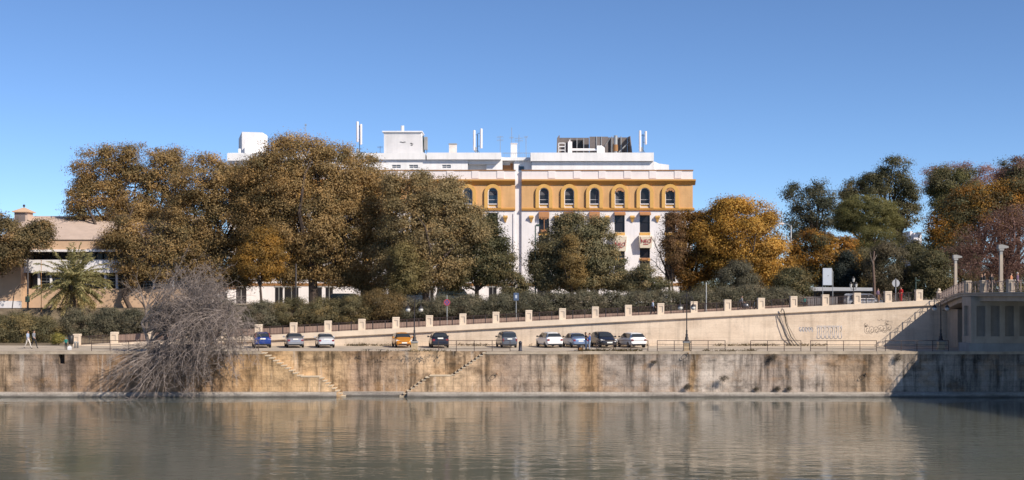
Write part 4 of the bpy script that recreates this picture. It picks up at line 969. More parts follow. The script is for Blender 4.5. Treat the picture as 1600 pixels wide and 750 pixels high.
tree('shade_tree', 'round orange and green tree above the grey shelter roof', 'tree', 166, (1282,1282,430),
     [(1265,385,28,22),(1298,388,30,24),(1282,405,42,28),(1325,405,20,22),(1255,415,22,22),(1290,430,34,16)], ORGD+[(.27,.155,.03,3)]+DKG[:1], 17, .95, .75, 62, r0=.3, limbs=14, base_z=8.2)
tree('umbrella_pine', 'umbrella pine with dense rounded dark green crown', 'pine', 176, (1366,1360,372),
     [(1354,336,50,27),(1354,326,42,20),(1330,345,26,18),(1380,345,26,18)], PINE, 18, .62, .5, 80, (.12,.06), .32, limbs=22, hollow=.72, base_z=8.2, lobes=0)
tree('pine', 'lower lobe of dark pine growing under the umbrella pine', 'pine', 172, (1372,1370,400), [(1368,372,34,18),(1350,385,22,14),(1385,385,24,18)], PINE, 19, .85, .6, 70, (.12,.05), .22, limbs=10, base_z=8.2)
tree('shade_tree', 'tall dark loose tree topping the skyline behind the umbrella pine', 'tree', 200, (1405,1402,360),
     [(1400,265,24,20),(1385,285,22,20),(1415,300,22,24),(1345,292,26,16),(1370,280,14,12),(1412,335,22,26),(1408,358,12,20),(1325,300,14,12)], DKG, 20, 1.25, .85, 46, (.19,.12), .35, limbs=24, hollow=.35, base_z=8.2)
tree('shade_tree', 'dark clipped looking tree on the skyline right of the blue gap', 'tree', 186, (1492,1490,330),
     [(1480,280,26,22),(1508,290,24,24),(1470,305,18,20),(1495,310,26,20),(1475,322,14,10)], PINE+DKG, 21, 1.0, .8, 60, (.17,.11), .34, limbs=14, base_z=8.2)
tree('shade_tree', 'reddish thin crowned tree peeking behind the dark skyline tree', 'tree', 212, (1500,1500,330),
     [(1462,275,22,18),(1525,275,26,20),(1540,295,26,22),(1500,262,22,10),(1555,270,20,14)], PINKB, 22, 1.4, .8, 26, (.16,.10), .3, limbs=36, hollow=.2, base_z=8.2, mat=TWIGR)
tree('shade_tree', 'dark brown tree at the top right corner of the treeline', 'tree', 190, (1590,1592,320),
     [(1580,268,22,18),(1605,265,26,22),(1590,290,30,18)], DKG+REDB, 23, 1.0, .8, 60, (.17,.11), .34, limbs=14, base_z=8.2)
tree('shade_tree', 'wide orange and dark green tree under the dark trees at the right', 'tree', 168, (1530,1530,400),
     [(1520,315,40,22),(1560,310,44,22),(1595,305,36,22),(1500,340,30,24),(1545,338,48,26),(1475,355,26,28),(1590,335,34,24),(1465,385,24,30),(1490,385,32,34)], ORGD+[(.24,.135,.025,2)]+DKG[:2], 24, 1.0, .85, 62, r0=.4, limbs=20, base_z=8.2)
tree('plane_tree', 'twiggy reddish tree with few leaves behind the bridge lamps', 'tree', 146, (1578,1572,420),
     [(1560,350,36,22),(1595,345,32,26),(1530,375,34,24),(1575,385,46,32),(1520,405,38,26),(1600,400,32,36),(1550,425,40,18)], REDB, 25, 1.0, .8, 30, (.11,.075), .3, limbs=60, hollow=.2, base_z=8.3, mat=TWIGR)
FILL = [(1322,425,17,28,164,'dark narrow cypress like shrub between the shelter roof and the pine', [(.028,.036,.03,3),(.04,.045,.035,2)]),
        (1385,420,30,44,160,'grey green weeping shrub with dusty leaves behind the round sign', [(.105,.085,.05,3),(.075,.066,.04,3)]),
        (1425,422,32,42,168,'dark green shrub mass under the small far white house', DKG),
        (1455,430,30,36,158,'dark low shrub beside the last cream pier', DKG),
        (1490,425,34,40,160,'dark shrub behind the left column lamp', DKG+REDB),
        (1238,440,22,16,150,'low dark shrub at the left end of the shelter roof', DKG),
        (1550,445,44,24,156,'dark shrub mass behind the people on the bridge', DKG), (1605,445,34,28,158,'dark shrub mass at the right edge behind the bridge railing', DKG),
        (1350,425,24,34,166,'dark olive shrub left of the tall bare trunk', MIDG),
        (1352,400,34,26,180,'dark shaded shrub under the pine crown', DKG), (1300,445,60,14,172,'dark low hedge seen under the shelter roof', DKG),
        (1105,446,36,16,174,'dark low shrub in the gap under the left side of the orange tree', DKG),(1195,446,44,16,174,'dark low shrub under the right side of the orange tree', DKG)]
for i, (x, y, rx_, ry_, Y, lab, pal) in enumerate(FILL):
    tree('tall_shrub', lab, 'shrub', Y, (x, x, y+ry_*.4), [(x,y,rx_,ry_),(x-rx_*.5,y+ry_*.45,rx_*.6,ry_*.55),(x+rx_*.5,y+ry_*.4,rx_*.6,ry_*.6),(x+rx_*.15,y-ry_*.55,rx_*.6,ry_*.45)], pal, 40+i, .95, .7, 60, (.15,.09), .15, limbs=8, base_z=8.0)
tree('tall_shrub', 'olive shrub standing above the hedge in front of the facade right end', 'shrub', 149, (1008,1008,450), [(1005,438,20,16),(1022,446,18,12),(990,448,14,10),(1010,425,12,10)], MIDG, 60, .8, .55, 52, (.13,.08), .1, limbs=6, base_z=8)

# hedge of clipped bushes behind the ramp: every bush a thing
hedge = [(-22,512,44,26,HEDO,'olive hedge bush cut by the left edge of the photo'),(28,512,38,26,HEDO,'olive hedge bush behind the two walkers'),(68,515,22,26,HEDO,'rounded end bush of the left hedge, right of the two walkers'),
 (128,505,30,26,HEDG,'dark hedge bush below the palm trunk'),(168,503,30,24,HEDG,'dark hedge bush right of the palm'),(212,503,30,24,HEDG,'dark hedge bush left of the dead tree'),(258,500,30,26,HEDG,'hedge bush hidden behind the left half of the dead tree'),(305,496,30,26,HEDG,'hedge bush behind the middle of the dead tree'),(352,492,28,26,HEDG,'hedge bush behind the right half of the dead tree'),
 (408,488,30,22,HEDG,'grey green hedge bush above the blue hatchback'),(458,484,32,22,HEDO,'olive hedge bush above the silver sedan'),(505,485,32,22,HEDO,'olive hedge bush above the pale sedan'),(552,482,32,22,HEDO,'olive hedge bush left of the tall rounded bush'),(598,474,34,24,[(.12,.085,.036,3),(.085,.064,.03,3),(.15,.10,.04,1)],'tall rounded brown olive bush above the orange hatchback'),
 (645,480,26,16,HEDG,'grey hedge bush behind the globe street lamp'),(688,478,28,17,HEDG,'grey hedge bush behind the red and blue round sign'),(732,476,28,17,HEDG,'grey hedge bush below the dark green rounded tree'),(778,475,28,18,HEDG,'grey hedge bush left of the blue sign pole'),(824,472,30,17,HEDG,'grey hedge bush right of the blue sign pole'),(868,470,28,16,HEDG,'grey hedge bush above the white hatchback'),
 (912,470,28,16,HEDG,'grey hedge bush above the embracing couple'),(956,469,28,15,HEDG,'grey hedge bush above the dark sedan'),(1000,468,28,14,HEDG,'grey hedge bush behind the man on the ramp'),(1044,467,26,15,HEDG,'grey hedge bush left of the second globe lamp'),(1090,464,30,15,HEDG,'grey hedge bush behind the plain grey pole'),(1134,462,30,15,HEDG,'grey hedge bush below the orange tree trunk'),(1178,460,28,14,HEDG,'grey hedge bush right of the small grey green tree'),(1218,462,24,14,HEDG,'last grey hedge bush before the shelter')]
for i, (x, y, rx_, ry_, pal, lab) in enumerate(hedge):
    Yh = 143.4 if x > 100 else 141.5
    rr = np.random.default_rng(100+i); j = lambda: rr.uniform(-.25,.25)
    zb_ = max(4.1, min(zw(PX(x,Yh))-.28, 8.4))
    tree('hedge_bush', lab, 'bush', Yh, (x, x, y), [(x,y+4,rx_,ry_),(x-rx_*.55,y+ry_*(.35+j()),rx_*.6,ry_*.75),(x+rx_*.55,y+ry_*(.3+j()),rx_*.6,ry_*.75),(x+rx_*j(),y-ry_*(.25+.4*abs(j())),rx_*.5,ry_*.6)], [(q[0]*1.12,q[1]*1.12,q[2]*1.12,q[3]) for q in pal], 200+i, .62, .5, 60, (.115,.055), .07, dscale=.8, lobes=1, group='bushes of the long hedge', limbs=6, hollow=.62, base_z=zb_+.2)
tree('yellow_bush', 'small yellow green bush at the path beside the teal jacket', 'bush', 134, (92,92,532), [(92,528,7,6),(88,532,5,4),(96,532,5,4)], [(.22,.19,.05,3),(.15,.14,.045,2)], 61, .35, .3, 30, (.08,.05), .03, limbs=5, base_z=QZ)
for i, (x, y, r_, lab) in enumerate(((1074,602,5,'dry grey plant growing from the river wall foot under the ochre stripe'),(1132,589,5.5,'brown tufted plant on the river wall casting a long shadow'),(1182,607,1.8,'small weed at the wall foot, leftmost of three right of the tufted plant'),(1215,606,2.4,'small weed at the wall foot, middle one right of the tufted plant'),(1233,606,1.8,'small weed at the wall foot, rightmost right of the tufted plant'),(1404,558,6,'dark weed hanging on the wall near the bridge shadow'),(1022,565,3,'small dark weed high on the pale river wall'),(1208,556,5,'dry dark creeper clinging to the wall between two railings'))):
    Yw = 119.5 if r_ == 5.5 and x > 1100 and x < 1150 else 119.75; X, _, Z = P(x, y, Yw)
    tree('wall_plant', lab, 'plant', Yw, (x, x, y), [(x,y,r_,r_*.8),(x-r_*.5,y+r_*.5,r_*.6,r_*.6),(x+r_*.4,y+r_*.2,r_*.5,r_*.6)], [(.10,.085,.06,3),(.07,.06,.045,3)], 300+i, .26, .20, 9, (.11,.017), .012, dscale=.9, limbs=10, lobes=0, hollow=.2, base_z=Z-.2, mat=TWIG)

# weeds at the foot of the ramp wall and on the quay edge
def weeds():
    rng = np.random.default_rng(8); C = []
    for a, b, Y, d in ((540,612,132.7,90),(715,770,132.7,50),(820,1010,132.7,110),(1120,1215,132.7,120),(1225,1290,132.6,60),(900,1005,121.0,160),(560,700,120.6,50),(1100,1180,120.8,70)):
        n = d*4; cx = rng.uniform(a, b, n//8); x = np.repeat(cx, 8)+rng.normal(size=(n//8)*8)*3
        C.append(np.stack([PX(x,Y), Y+rng.normal(size=len(x))*.2, QZ+.04+np.abs(rng.normal(size=len(x)))*.09], 1))
    C = np.concatenate(C); col = pick_colors(len(C), [(.16,.12,.06,3),(.10,.085,.04,3),(.22,.16,.08,1)], rng)
    o = leaf_mesh('grass', C, .11, .03, col, rng, None, 0.0, np.tile([0,0,1.0],(len(C),1))); o['kind'] = 'stuff'
weeds()

# ------------------------------------------------------------------ palm
def palm():
    Y = 150.0; cx, _, cz_ = P(112, 446, Y); rng = random.Random(3)
    t = thing('palm_tree', 'date palm with drooping lower fronds in front of the brick building', 'palm', (cx, Y, 6.3))
    MB().tube([(cx,Y,6.0),(cx+.05,Y,7.6),(cx,Y,cz_-.3),(cx,Y,cz_+.2)], [.5,.42,.46,.3], 10).build('trunk', BARKG, t)
    C = []; A = []; cols = []; rach = MB(); nr = np.random.default_rng(3)
    for k in range(125):
        az_ = rng.uniform(0, 2*math.pi); el = math.radians(rng.choice([rng.uniform(45,88), rng.uniform(5,50), rng.uniform(-55,5)])); L = rng.uniform(3.7,4.8)*(0.85 if el < 0 else 1)
        d = Vector((math.cos(az_)*math.cos(el), math.sin(az_)*math.cos(el), math.sin(el))); p = Vector((cx,Y,cz_))+d*.25; pts = [p]
        for s in range(9):
            d = (d+Vector((0,0,-.075-(.05 if el > .4 else 0)))).normalized(); p = p+d*L/9; pts.append(p)
        rach.tube(pts, [.035-.003*i for i in range(10)], 3)
        dry = el < -.25; side0 = d.cross(Vector((0,0,1))).normalized()
        for s in range(1, 9):
            a, b = pts[s], pts[s+1]; dd = (b-a).normalized(); side = dd.cross(Vector((0,0,1))); side = side.normalized() if side.length > .01 else side0
            for q in range(4):
                for sg in (-1,1):
                    base = a.lerp(b, q/4); ax_ = (side*sg*.75+dd*.75+Vector((0,0,-.22))).normalized(); ll = .30*(1-abs(s-4.5)/9)
                    C.append(base+ax_*ll*1.1); A.append(ax_)
                    cols.append((.52,.42,.20) if dry and rng.random() < .75 else rng.choice([(.32,.30,.14),(.38,.34,.16),(.24,.235,.11),(.46,.39,.19)]))
    rach.build('frond_stems', pbr('palm_stem', (.16,.13,.06), .8), t)
    leaf_mesh('crown', np.array([tuple(c) for c in C]), .33, .05, np.array(cols), nr, t, .8, np.array([tuple(a) for a in A])*2.5)
palm()

# ------------------------------------------------------------------ dead tree sprawling over the river wall
TWIG2 = pbr('dead_twig_fine', (.235,.192,.172), .9, var=.4, scale=.7)
def dead_tree():
    rng = np.random.default_rng(17); base = np.array([PX(285,120.8), 120.9, QZ]); t = thing('dead_tree', 'large grey leafless tree sprawling over the river wall to the water', 'tree', tuple(base))
    tr = MB(); tw = MB()
    def wander(p, d, L, n, grav, wob, r, mb, sides=4, floor=.06):
        """one branch: drifts, wavers and sags; returns its points"""
        q = [p]
        for k in range(n):
            d = d+np.array([0,0,grav])*(.4+k/n)+rng.normal(size=3)*wob; d /= np.linalg.norm(d)
            e = q[-1]+d*L/n; e[2] = max(e[2], floor)
            if e[1] > 119.75 and e[2] < QZ+.1: e[1] = 119.6-.1*rng.random()
            if e[2] < .6: e[1] = min(e[1], 119.3)
            q.append(e)
        mb.tube([tuple(x) for x in q], [max(r*(1-.85*i/n), .004) for i in range(n+1)], sides, False); return q, d
    def twigs_on(q, num, Lr, grav, r=.018):
        for _ in range(num):
            i = int(rng.integers(1, len(q)-1)); d = (q[i+1]-q[i]); d = d/(np.linalg.norm(d)+1e-6)*.7+rng.normal(size=3)*.65; d /= np.linalg.norm(d)
            a, dd = wander(q[i]+(q[i+1]-q[i])*rng.random(), d, rng.uniform(*Lr), 5, grav, .24, r, tw, 3)
            for _ in range(2):
                j = int(rng.integers(1, 5)); e = dd+rng.normal(size=3)*.9; e /= np.linalg.norm(e); wander(a[j], e, rng.uniform(.25,.7), 3, grav*.6, .25, r*.6, tw, 3)
    tops = []
    for px, lean in ((236,-.5),(262,-.2),(285,.1),(305,.5),(322,.8)):
        p = np.array([PX(px,120.7), 120.75, QZ-.2]); q = [p, p+np.array([lean*.3,-.1,.9]), p+np.array([lean*.8,-.35,1.9]), p+np.array([lean*1.5,-.5,2.9])]
        tr.tube([tuple(x) for x in q], [.26,.19,.15,.10], 7); tops += q[1:]
    for k in range(250):                                   # the rounded head
        s0 = tops[int(rng.integers(len(tops)))]; a = math.radians(rng.uniform(-20,200)); R = rng.uniform(.35,1.0)
        e = np.array([PX(312+R*77*math.cos(a),120), 120.2+rng.uniform(-2.6,1.6), PZ(498-R*82*max(math.sin(a),-.3),120)]); d = e-s0; L = np.linalg.norm(d); d = d/L+np.array([0,0,.35])
        q, _ = wander(s0.copy(), d/np.linalg.norm(d), L*1.08, 8, -.07, .10, rng.uniform(.035,.07), tr, 5); twigs_on(q, 15, (.6,1.8), -.10)
    for k in range(150):                                   # curtain that hangs over the coping towards the water
        p = np.array([PX(rng.uniform(285,388),120), 119.5-rng.uniform(0,1.8), PZ(rng.uniform(485,545),120)]); d = np.array([rng.normal()*.5+.1, -.35, rng.uniform(-.2,.5)]); d /= np.linalg.norm(d)
        q, _ = wander(p, d, rng.uniform(2.4,5.2), 9, -.26, .16, rng.uniform(.025,.045), tr, 5); twigs_on(q, 12, (.4,1.4), -.14)
    for k in range(140):                                   # pale boughs fanning down to the left along the wall
        p = np.array([PX(rng.uniform(232,325),120.3), 120.1-rng.uniform(0,.5), QZ+rng.uniform(.15,.9)]); ex = rng.uniform(165,345); ey = rng.uniform(560,618)
        e = np.array([PX(ex,119), 119.2-rng.uniform(0,2.2), max(.15,PZ(ey,119))]); d = e-p; L = np.linalg.norm(d); d = d/L+np.array([0,-.25,.25])
        q, _ = wander(p, d/np.linalg.norm(d), L*1.05, 9, -.10, .12, rng.uniform(.03,.06), tr, 5); twigs_on(q, 11, (.4,1.3), -.03)
    tr.build('trunk', TWIG, t); tw.build('twigs', TWIG2, t)
dead_tree()
def bare_tree(name, label, Y, base_px, base_z, tips, seed, r0, mat, n_tw=14):
    rng = np.random.default_rng(seed); b = np.array([PX(base_px,Y), Y, base_z]); t = thing(name, label, 'tree', tuple(b)); tr = MB(); tw = MB()
    top = b+np.array([0,0,(PZ(tips[0][2],Y)-base_z)*.35]); tr.tube([tuple(b-np.array([0,0,.3])), tuple((b+top)/2+np.array([.1,0,0])), tuple(top)], [r0*1.2,r0,r0*.8], 7)
    for sx, ex, ey in tips:
        e = np.array([PX(ex,Y), Y+rng.uniform(-1.5,1.5), PZ(ey,Y)]); m = top+(e-top)*.5+np.array([0,0,.6]); pts = [top]+[top*(1-u)**2+2*u*(1-u)*m+u*u*e+rng.normal(size=3)*.07 for u in np.linspace(.15,1,7)]
        tr.tube([tuple(p) for p in pts], [r0*.6*(1-.11*i) for i in range(len(pts))], 5)
        for _ in range(n_tw):
            i = int(rng.integers(2,len(pts)-1)); s = pts[i]; d = pts[i]-pts[i-1]; d = d/np.linalg.norm(d)+rng.normal(size=3)*.6; d /= np.linalg.norm(d); q = [s]
            for k in range(4): d = d+rng.normal(size=3)*.2+np.array([0,0,.05]); d /= np.linalg.norm(d); q.append(q[-1]+d*rng.uniform(.25,.5))
            tw.tube([tuple(p) for p in q], [.02,.017,.013,.01,.006], 3, False)
    tr.build('trunk', mat, t); tw.build('twigs', mat, t); return t
bare_tree('bare_tree', 'dark bare branching tree against the right end of the white facade', 160, 1045, 8, [(0,1020,370),(0,1040,355),(0,1060,365),(0,1015,405),(0,1030,395),(0,1068,400)], 31, .16, BARK, 22)
bare_tree('bare_tree', 'bare tree rising left of the dead tree in front of the airy brown tree', 140, 228, 6, [(0,195,440),(0,250,420),(0,215,430),(0,268,445)], 32, .16, BARKG, 14)
t = thing('bare_tree', 'tall pale bare trunk standing behind the railing left of the round sign', 'tree', (PX(1366,152),152,8.0))
MB().tube([(PX(1367,152),152,7.8),(PX(1366,152),152,10.5),(PX(1364.5,152),152.1,13),(PX(1366,152),152,14.3)], [.18,.15,.12,.08], 7).build('trunk', pbr('pale_bark',(.15,.10,.08),.9,var=.3,scale=3), t)
MB().tube([(PX(1365,152),152,12.6),(PX(1360,152),151.8,13.6),(PX(1358,152),151.6,14.2)], [.08,.06,.03], 5).tube([(PX(1365.5,152),152,13.2),(PX(1371,152),152.2,13.9)], [.07,.03], 5).build('limb', BARKG, t)
# ================================================================== CARS
def car_body(stations, W):
    rings = []
    for y, zb, belt, ztop, wk, rk in stations:
        w = W/2*wk; r = W/2*rk
        half = [(0.70*w,zb),(0.93*w,zb+.04),(0.985*w,zb+.16),(1.0*w,(zb+belt)/2+.06),(0.97*w,belt-.03),(0.95*w,belt),(r,ztop-.06),(r*.9,ztop-.015),(r*.55,ztop+.005)]
        rings.append([(x,y,z) for x,z in half]+[(-x,y,z) for x,z in reversed(half)])
    return MB().loft(rings)
CARS = {
 'hatch': dict(L=3.9, W=1.68, st=[(-1.95,.42,.62,.66,.84,.70),(-1.92,.30,.84,.88,.93,.76),(-1.80,.24,.90,.98,.98,.76),(-1.50,.20,.93,1.36,1.0,.655),(-1.30,.19,.93,1.43,1.0,.64),(-.3,.19,.92,1.47,1.0,.645),(.25,.19,.91,1.44,1.0,.64),(.45,.19,.90,1.38,1.0,.65),(1.12,.19,.87,.95,1.0,.80),(1.70,.22,.76,.82,.96,.80),(1.90,.28,.62,.70,.90,.74),(1.96,.40,.52,.58,.80,.66)],
    rear=(-1.80,.98,-1.50,1.36), wind=(1.12,.95,.45,1.38), rw=(.66,.54), ww=(.68,.555), side=[(-1.32,1.36),(.30,1.36),(.92,.95),(-1.55,.95)], axle=(-1.22,1.25)),
 'mpv': dict(L=4.1, W=1.72, st=[(-2.05,.42,.66,.70,.88,.80),(-2.02,.28,.92,.96,.96,.86),(-1.97,.22,1.02,1.10,.99,.86),(-1.84,.20,1.05,1.62,1.0,.775),(-1.65,.19,1.05,1.72,1.0,.76),(-.3,.19,1.04,1.77,1.0,.76),(.35,.19,1.0,1.72,1.0,.75),(.6,.19,.98,1.62,1.0,.74),(1.35,.19,.92,1.0,1.0,.82),(1.85,.22,.78,.86,.96,.80),(2.02,.28,.62,.70,.90,.74),(2.08,.40,.52,.58,.80,.66)],
    rear=(-1.97,1.10,-1.84,1.62), wind=(1.35,1.0,.6,1.62), rw=(.72,.64), ww=(.70,.62), side=[(-1.62,1.60),(.45,1.60),(1.10,1.05),(-1.76,1.08)], axle=(-1.30,1.32)),
 'sedan': dict(L=4.3, W=1.72, st=[(-2.15,.42,.60,.64,.84,.74),(-2.11,.30,.86,.92,.93,.78),(-2.0,.24,.92,1.0,.97,.80),(-1.45,.20,.93,1.03,1.0,.80),(-.85,.19,.92,1.36,1.0,.655),(-.6,.19,.92,1.41,1.0,.64),(.0,.19,.91,1.43,1.0,.64),(.35,.19,.90,1.38,1.0,.64),(1.10,.19,.87,.95,1.0,.80),(1.85,.22,.78,.82,.95,.80),(2.08,.28,.62,.70,.90,.74),(2.15,.40,.52,.58,.80,.66)],
    rear=(-1.45,1.03,-.85,1.36), wind=(1.10,.95,.35,1.38), rw=(.66,.545), ww=(.68,.55), side=[(-.85,1.34),(.25,1.34),(.85,.95),(-1.25,.97)], axle=(-1.32,1.33)),
}
def car(kind, label, px, Y, yaw, front, body, opt={}):
    D = CARS[kind]; W = D['W']; L = D['L']; sc = opt.get('scale', 1.0)
    t = thing('parked_car', label, 'car', (PX(px,Y), Y, QZ+.005), 'cars parked along the ramp wall', math.radians(yaw+(180 if front else 0)))
    t.scale = (sc, sc, sc*opt.get('zs',1))
    b = car_body(D['st'], W).build('body', body, t, True, True)
    m = b.modifiers.new('round', 'SUBSURF'); m.levels = 1; m.render_levels = 1
    def glazing(name, spec, ww):
        y0_, z0_, y1_, z1_ = spec; a, c = .12, .90; d = Vector((0, z1_-z0_, -(y1_-y0_))).normalized(); d = d if d.y*(1 if y1_ < y0_ else -1) > 0 else -d
        p = []
        for f_, w in ((a, ww[0]), (c, ww[1])):
            y, z = y0_+(y1_-y0_)*f_, z0_+(z1_-z0_)*f_; p.append((y+d.y*.035, z+d.z*.035, w))
        (ya,za,wa),(yb,zb,wb) = p
        q = [(-wa*.94,ya,za),(0,ya+d.y*.03,za+d.z*.02),(wa*.94,ya,za),(wa,ya*.93+yb*.07,za*.93+zb*.07),(wb,ya*.07+yb*.93,za*.07+zb*.93),(wb*.92,yb,zb),(0,yb+d.y*.03,zb+d.z*.02),(-wb*.92,yb,zb),(-wb,ya*.07+yb*.93,za*.07+zb*.93),(-wa,ya*.93+yb*.07,za*.93+zb*.07)]
        back = [(x,y-d.y*.03,z-d.z*.03) for x,y,z in q]
        MB().loft([back, q]).build(name, CARGLASS, t, False, True)
    glazing('rear_window', D['rear'], D['rw']); glazing('windscreen', D['wind'], D['ww'])
    zt_ = D['side'][0][1]; zl = D['side'][3][1]
    for s in (-1, 1):
        xl = W/2*.955; xt = W/2*(.70 if kind != 'mpv' else .80)
        q = [(s*(xl+(xt-xl)*(z-zl)/(zt_-zl)+.012), y, z) for y, z in D['side']]
        MB().loft([[(x-s*.03,y,z) for x,y,z in q], q]).build('side_window', CARGLASS, t, False, True)
        mid = -.35; x0_ = s*(xl+.016); x1_ = s*(xt+.016)
        MB().loft([[(x0_-s*.02,mid-.04,zl),(x0_-s*.02,mid+.04,zl),(x0_+s*.004,mid+.04,zl),(x0_+s*.004,mid-.04,zl)],[(x1_-s*.02,mid-.04,zt_),(x1_-s*.02,mid+.04,zt_),(x1_+s*.004,mid+.04,zt_),(x1_+s*.004,mid-.04,zt_)]]).build('door_pillar', body if opt.get('bp') else BLACKP, t, False, True)
        o = MB().cbox(s*(W/2+.11)-.09, s*(W/2+.11)+.09, .68, .80, .93+(zl-.95), 1.08+(zl-.95), .03).build('door_mirror', opt.get('mirror', body), t, False, True)
        MB().tube([(s*W/2*.93,.74,.97+(zl-.95)),(s*(W/2+.04),.74,.99+(zl-.95))], .025, 5).build('mirror_arm', BLACKP, o, False, True)
        for ya in D['axle']:
            R = .30; M = Matrix.Translation((s*(W/2-.10), ya, R)) @ Matrix.Rotation(math.pi/2, 4, 'Y')
            o = MB().lathe((0,0,0), [(.20,-.10),(.27,-.10),(R,-.07),(R,.07),(.27,.10),(.20,.10)], 18, M).build('wheel', RUBBER, t, False, True)
            MB().lathe((0,0,0), [(.19,-.085),(.20,.105 if s > 0 else -.105),(.06,.09*s),(.03,.10*s)] if s > 0 else [(.03,-.10),(.06,-.09),(.20,-.105),(.19,.085)], 14, M).build('rim', RIM, o, False, True)
            a = MB(); a.lathe((0,0,0), [(.34,-.03),(.36,.0),(.345,.035)], 18, Matrix.Translation((s*(W/2-.055), ya, R+.02)) @ Matrix.Rotation(math.pi/2, 4, 'Y')); a.build('wheel_arch', BLACKP, t, False, True)
        # door handle and sill
        MB().box(s*W/2-.01, s*W/2+.02, -.62, -.44, .80, .835).build('door_handle', body, t, False, True)
    yr, yf = D['st'][1][0]-.015, D['st'][-2][0]; zb_ = .86
    lz_ = 1.02 if kind == 'mpv' else .86
    for s in (-1, 1):
        x1_ = s*W/2*.90; x0_ = s*W/2*(.60 if kind != 'mpv' else .74)
        if opt.get('tall'): MB().loft([[(s*W/2*.80,-1.86,.80),(s*W/2*.93,-1.82,.80),(s*W/2*.93,-1.70,.80),(s*W/2*.80,-1.75,.80)],[(s*W/2*.70,-1.60,1.36),(s*W/2*.78,-1.53,1.36),(s*W/2*.78,-1.40,1.36),(s*W/2*.70,-1.45,1.36)]]).build('tail_lamp', REDL, t, False, True)
        else: MB().cbox(min(x0_,x1_), max(x0_,x1_), yr-.02, yr+.22, lz_-.20-(.12 if kind == 'mpv' else 0), lz_-.02, .03).build('tail_lamp', REDL, t, False, True)
        hx = sorted((s*W/2*.52, s*W/2*.92))
        MB().loft([[(hx[0],yf-.30,.62),(hx[1],yf-.30,.62),(hx[1],yf-(.10 if s*1 else 0),.60),(hx[0],yf+.012,.60)],[(hx[0],yf-.30,.80),(hx[1],yf-.36,.80),(hx[1],yf-.16,.75),(hx[0],yf-.04,.72)]]).build('headlight', LAMPW, t, False, True)
    pz = opt.get('plate', .72)
    MB().cbox(-.26,.26,yr-.035,yr+.05,pz,pz+.115,.01).build('number_plate', PLATE, t, False, True)
    MB().cbox(-.26,.26,yf+.045,yf+.09,.44,.545,.01).build('number_plate', PLATE, t, False, True)
    MB().cbox(-.50,.50,yf-.05,yf+.035,.56,.66,.02).build('grille', BLACKP, t, False, True)
    MB().cbox(-.55,.55,yf-.0,yf+.055,.30,.42,.03).build('lower_grille', BLACKP, t, False, True)
    MB().cbox(-W/2*.86,W/2*.86,yr-.07,yr+.25,.40,.56,.05).build('rear_bumper', opt.get('bumper', body), t, False, True)
    MB().cbox(-W/2*.80,W/2*.80,yr-.03,yr+.3,.24,.395,.03).build('bumper_skirt', BLACKP, t, False, True)
    return t
PB = {k: paint('car_paint_'+k, c, mt, .28) for k, c, mt in (('blue',(.012,.035,.20),.2),('silver',(.36,.35,.37),.5),('pearl',(.62,.62,.64),.3),('orange',(.62,.24,.02),.2),('navy',(.018,.018,.03),.2),('grey',(.13,.135,.155),.45),('white',(.80,.80,.80),0),('ice',(.20,.27,.42),.4),('charcoal',(.022,.023,.032),.25))}
car('hatch', 'dark blue hatchback seen from behind, with tall red tail lamps', 408.5, 129.6, 15, False, PB['blue'], dict(tall=True, plate=.80, zs=1.06, mirror=BLACKP))
car('sedan', 'silver grey saloon parked between the blue hatchback and the pale saloon', 459.5, 129.9, 13.5, False, PB['silver'], dict(plate=.80))
car('sedan', 'pale silver white saloon seen from behind with dark plate recess', 507.5, 129.9, 13, False, PB['pearl'], dict(plate=.80, scale=.97))
car('hatch', 'orange hatchback facing the river beside the lamp plinth', 628, 130.0, 12, True, PB['orange'], {})
car('hatch', 'dark navy hatchback seen from behind, right of the globe lamp plinth', 685.5, 129.7, 8, False, PB['navy'], dict(scale=1.04, plate=.86))
car('mpv', 'tall grey people carrier seen from behind, left of the bollard', 791, 129.8, 11, False, PB['grey'], dict(plate=.90, bp=True, scale=.92, mirror=BLACKP))
car('hatch', 'white hatchback parked right of the bollard', 858, 129.9, 15, False, PB['white'], dict(scale=1.05, plate=.52, mirror=BLACKP))
car('sedan', 'pale blue saloon partly hidden by the embracing couple', 898, 130.0, 14, False, PB['ice'], dict(plate=.62, mirror=BLACKP))
car('hatch', 'charcoal car facing the river right of the embracing couple', 942.5, 130.0, 14, True, PB['charcoal'], dict(scale=1.06))
car('hatch', 'white hatchback with dark lower bumper, last car to the right', 986.5, 130.0, 16, False, PB['white'], dict(scale=1.05, bumper=PB['white'], plate=.55, zs=.97, mirror=BLACKP))

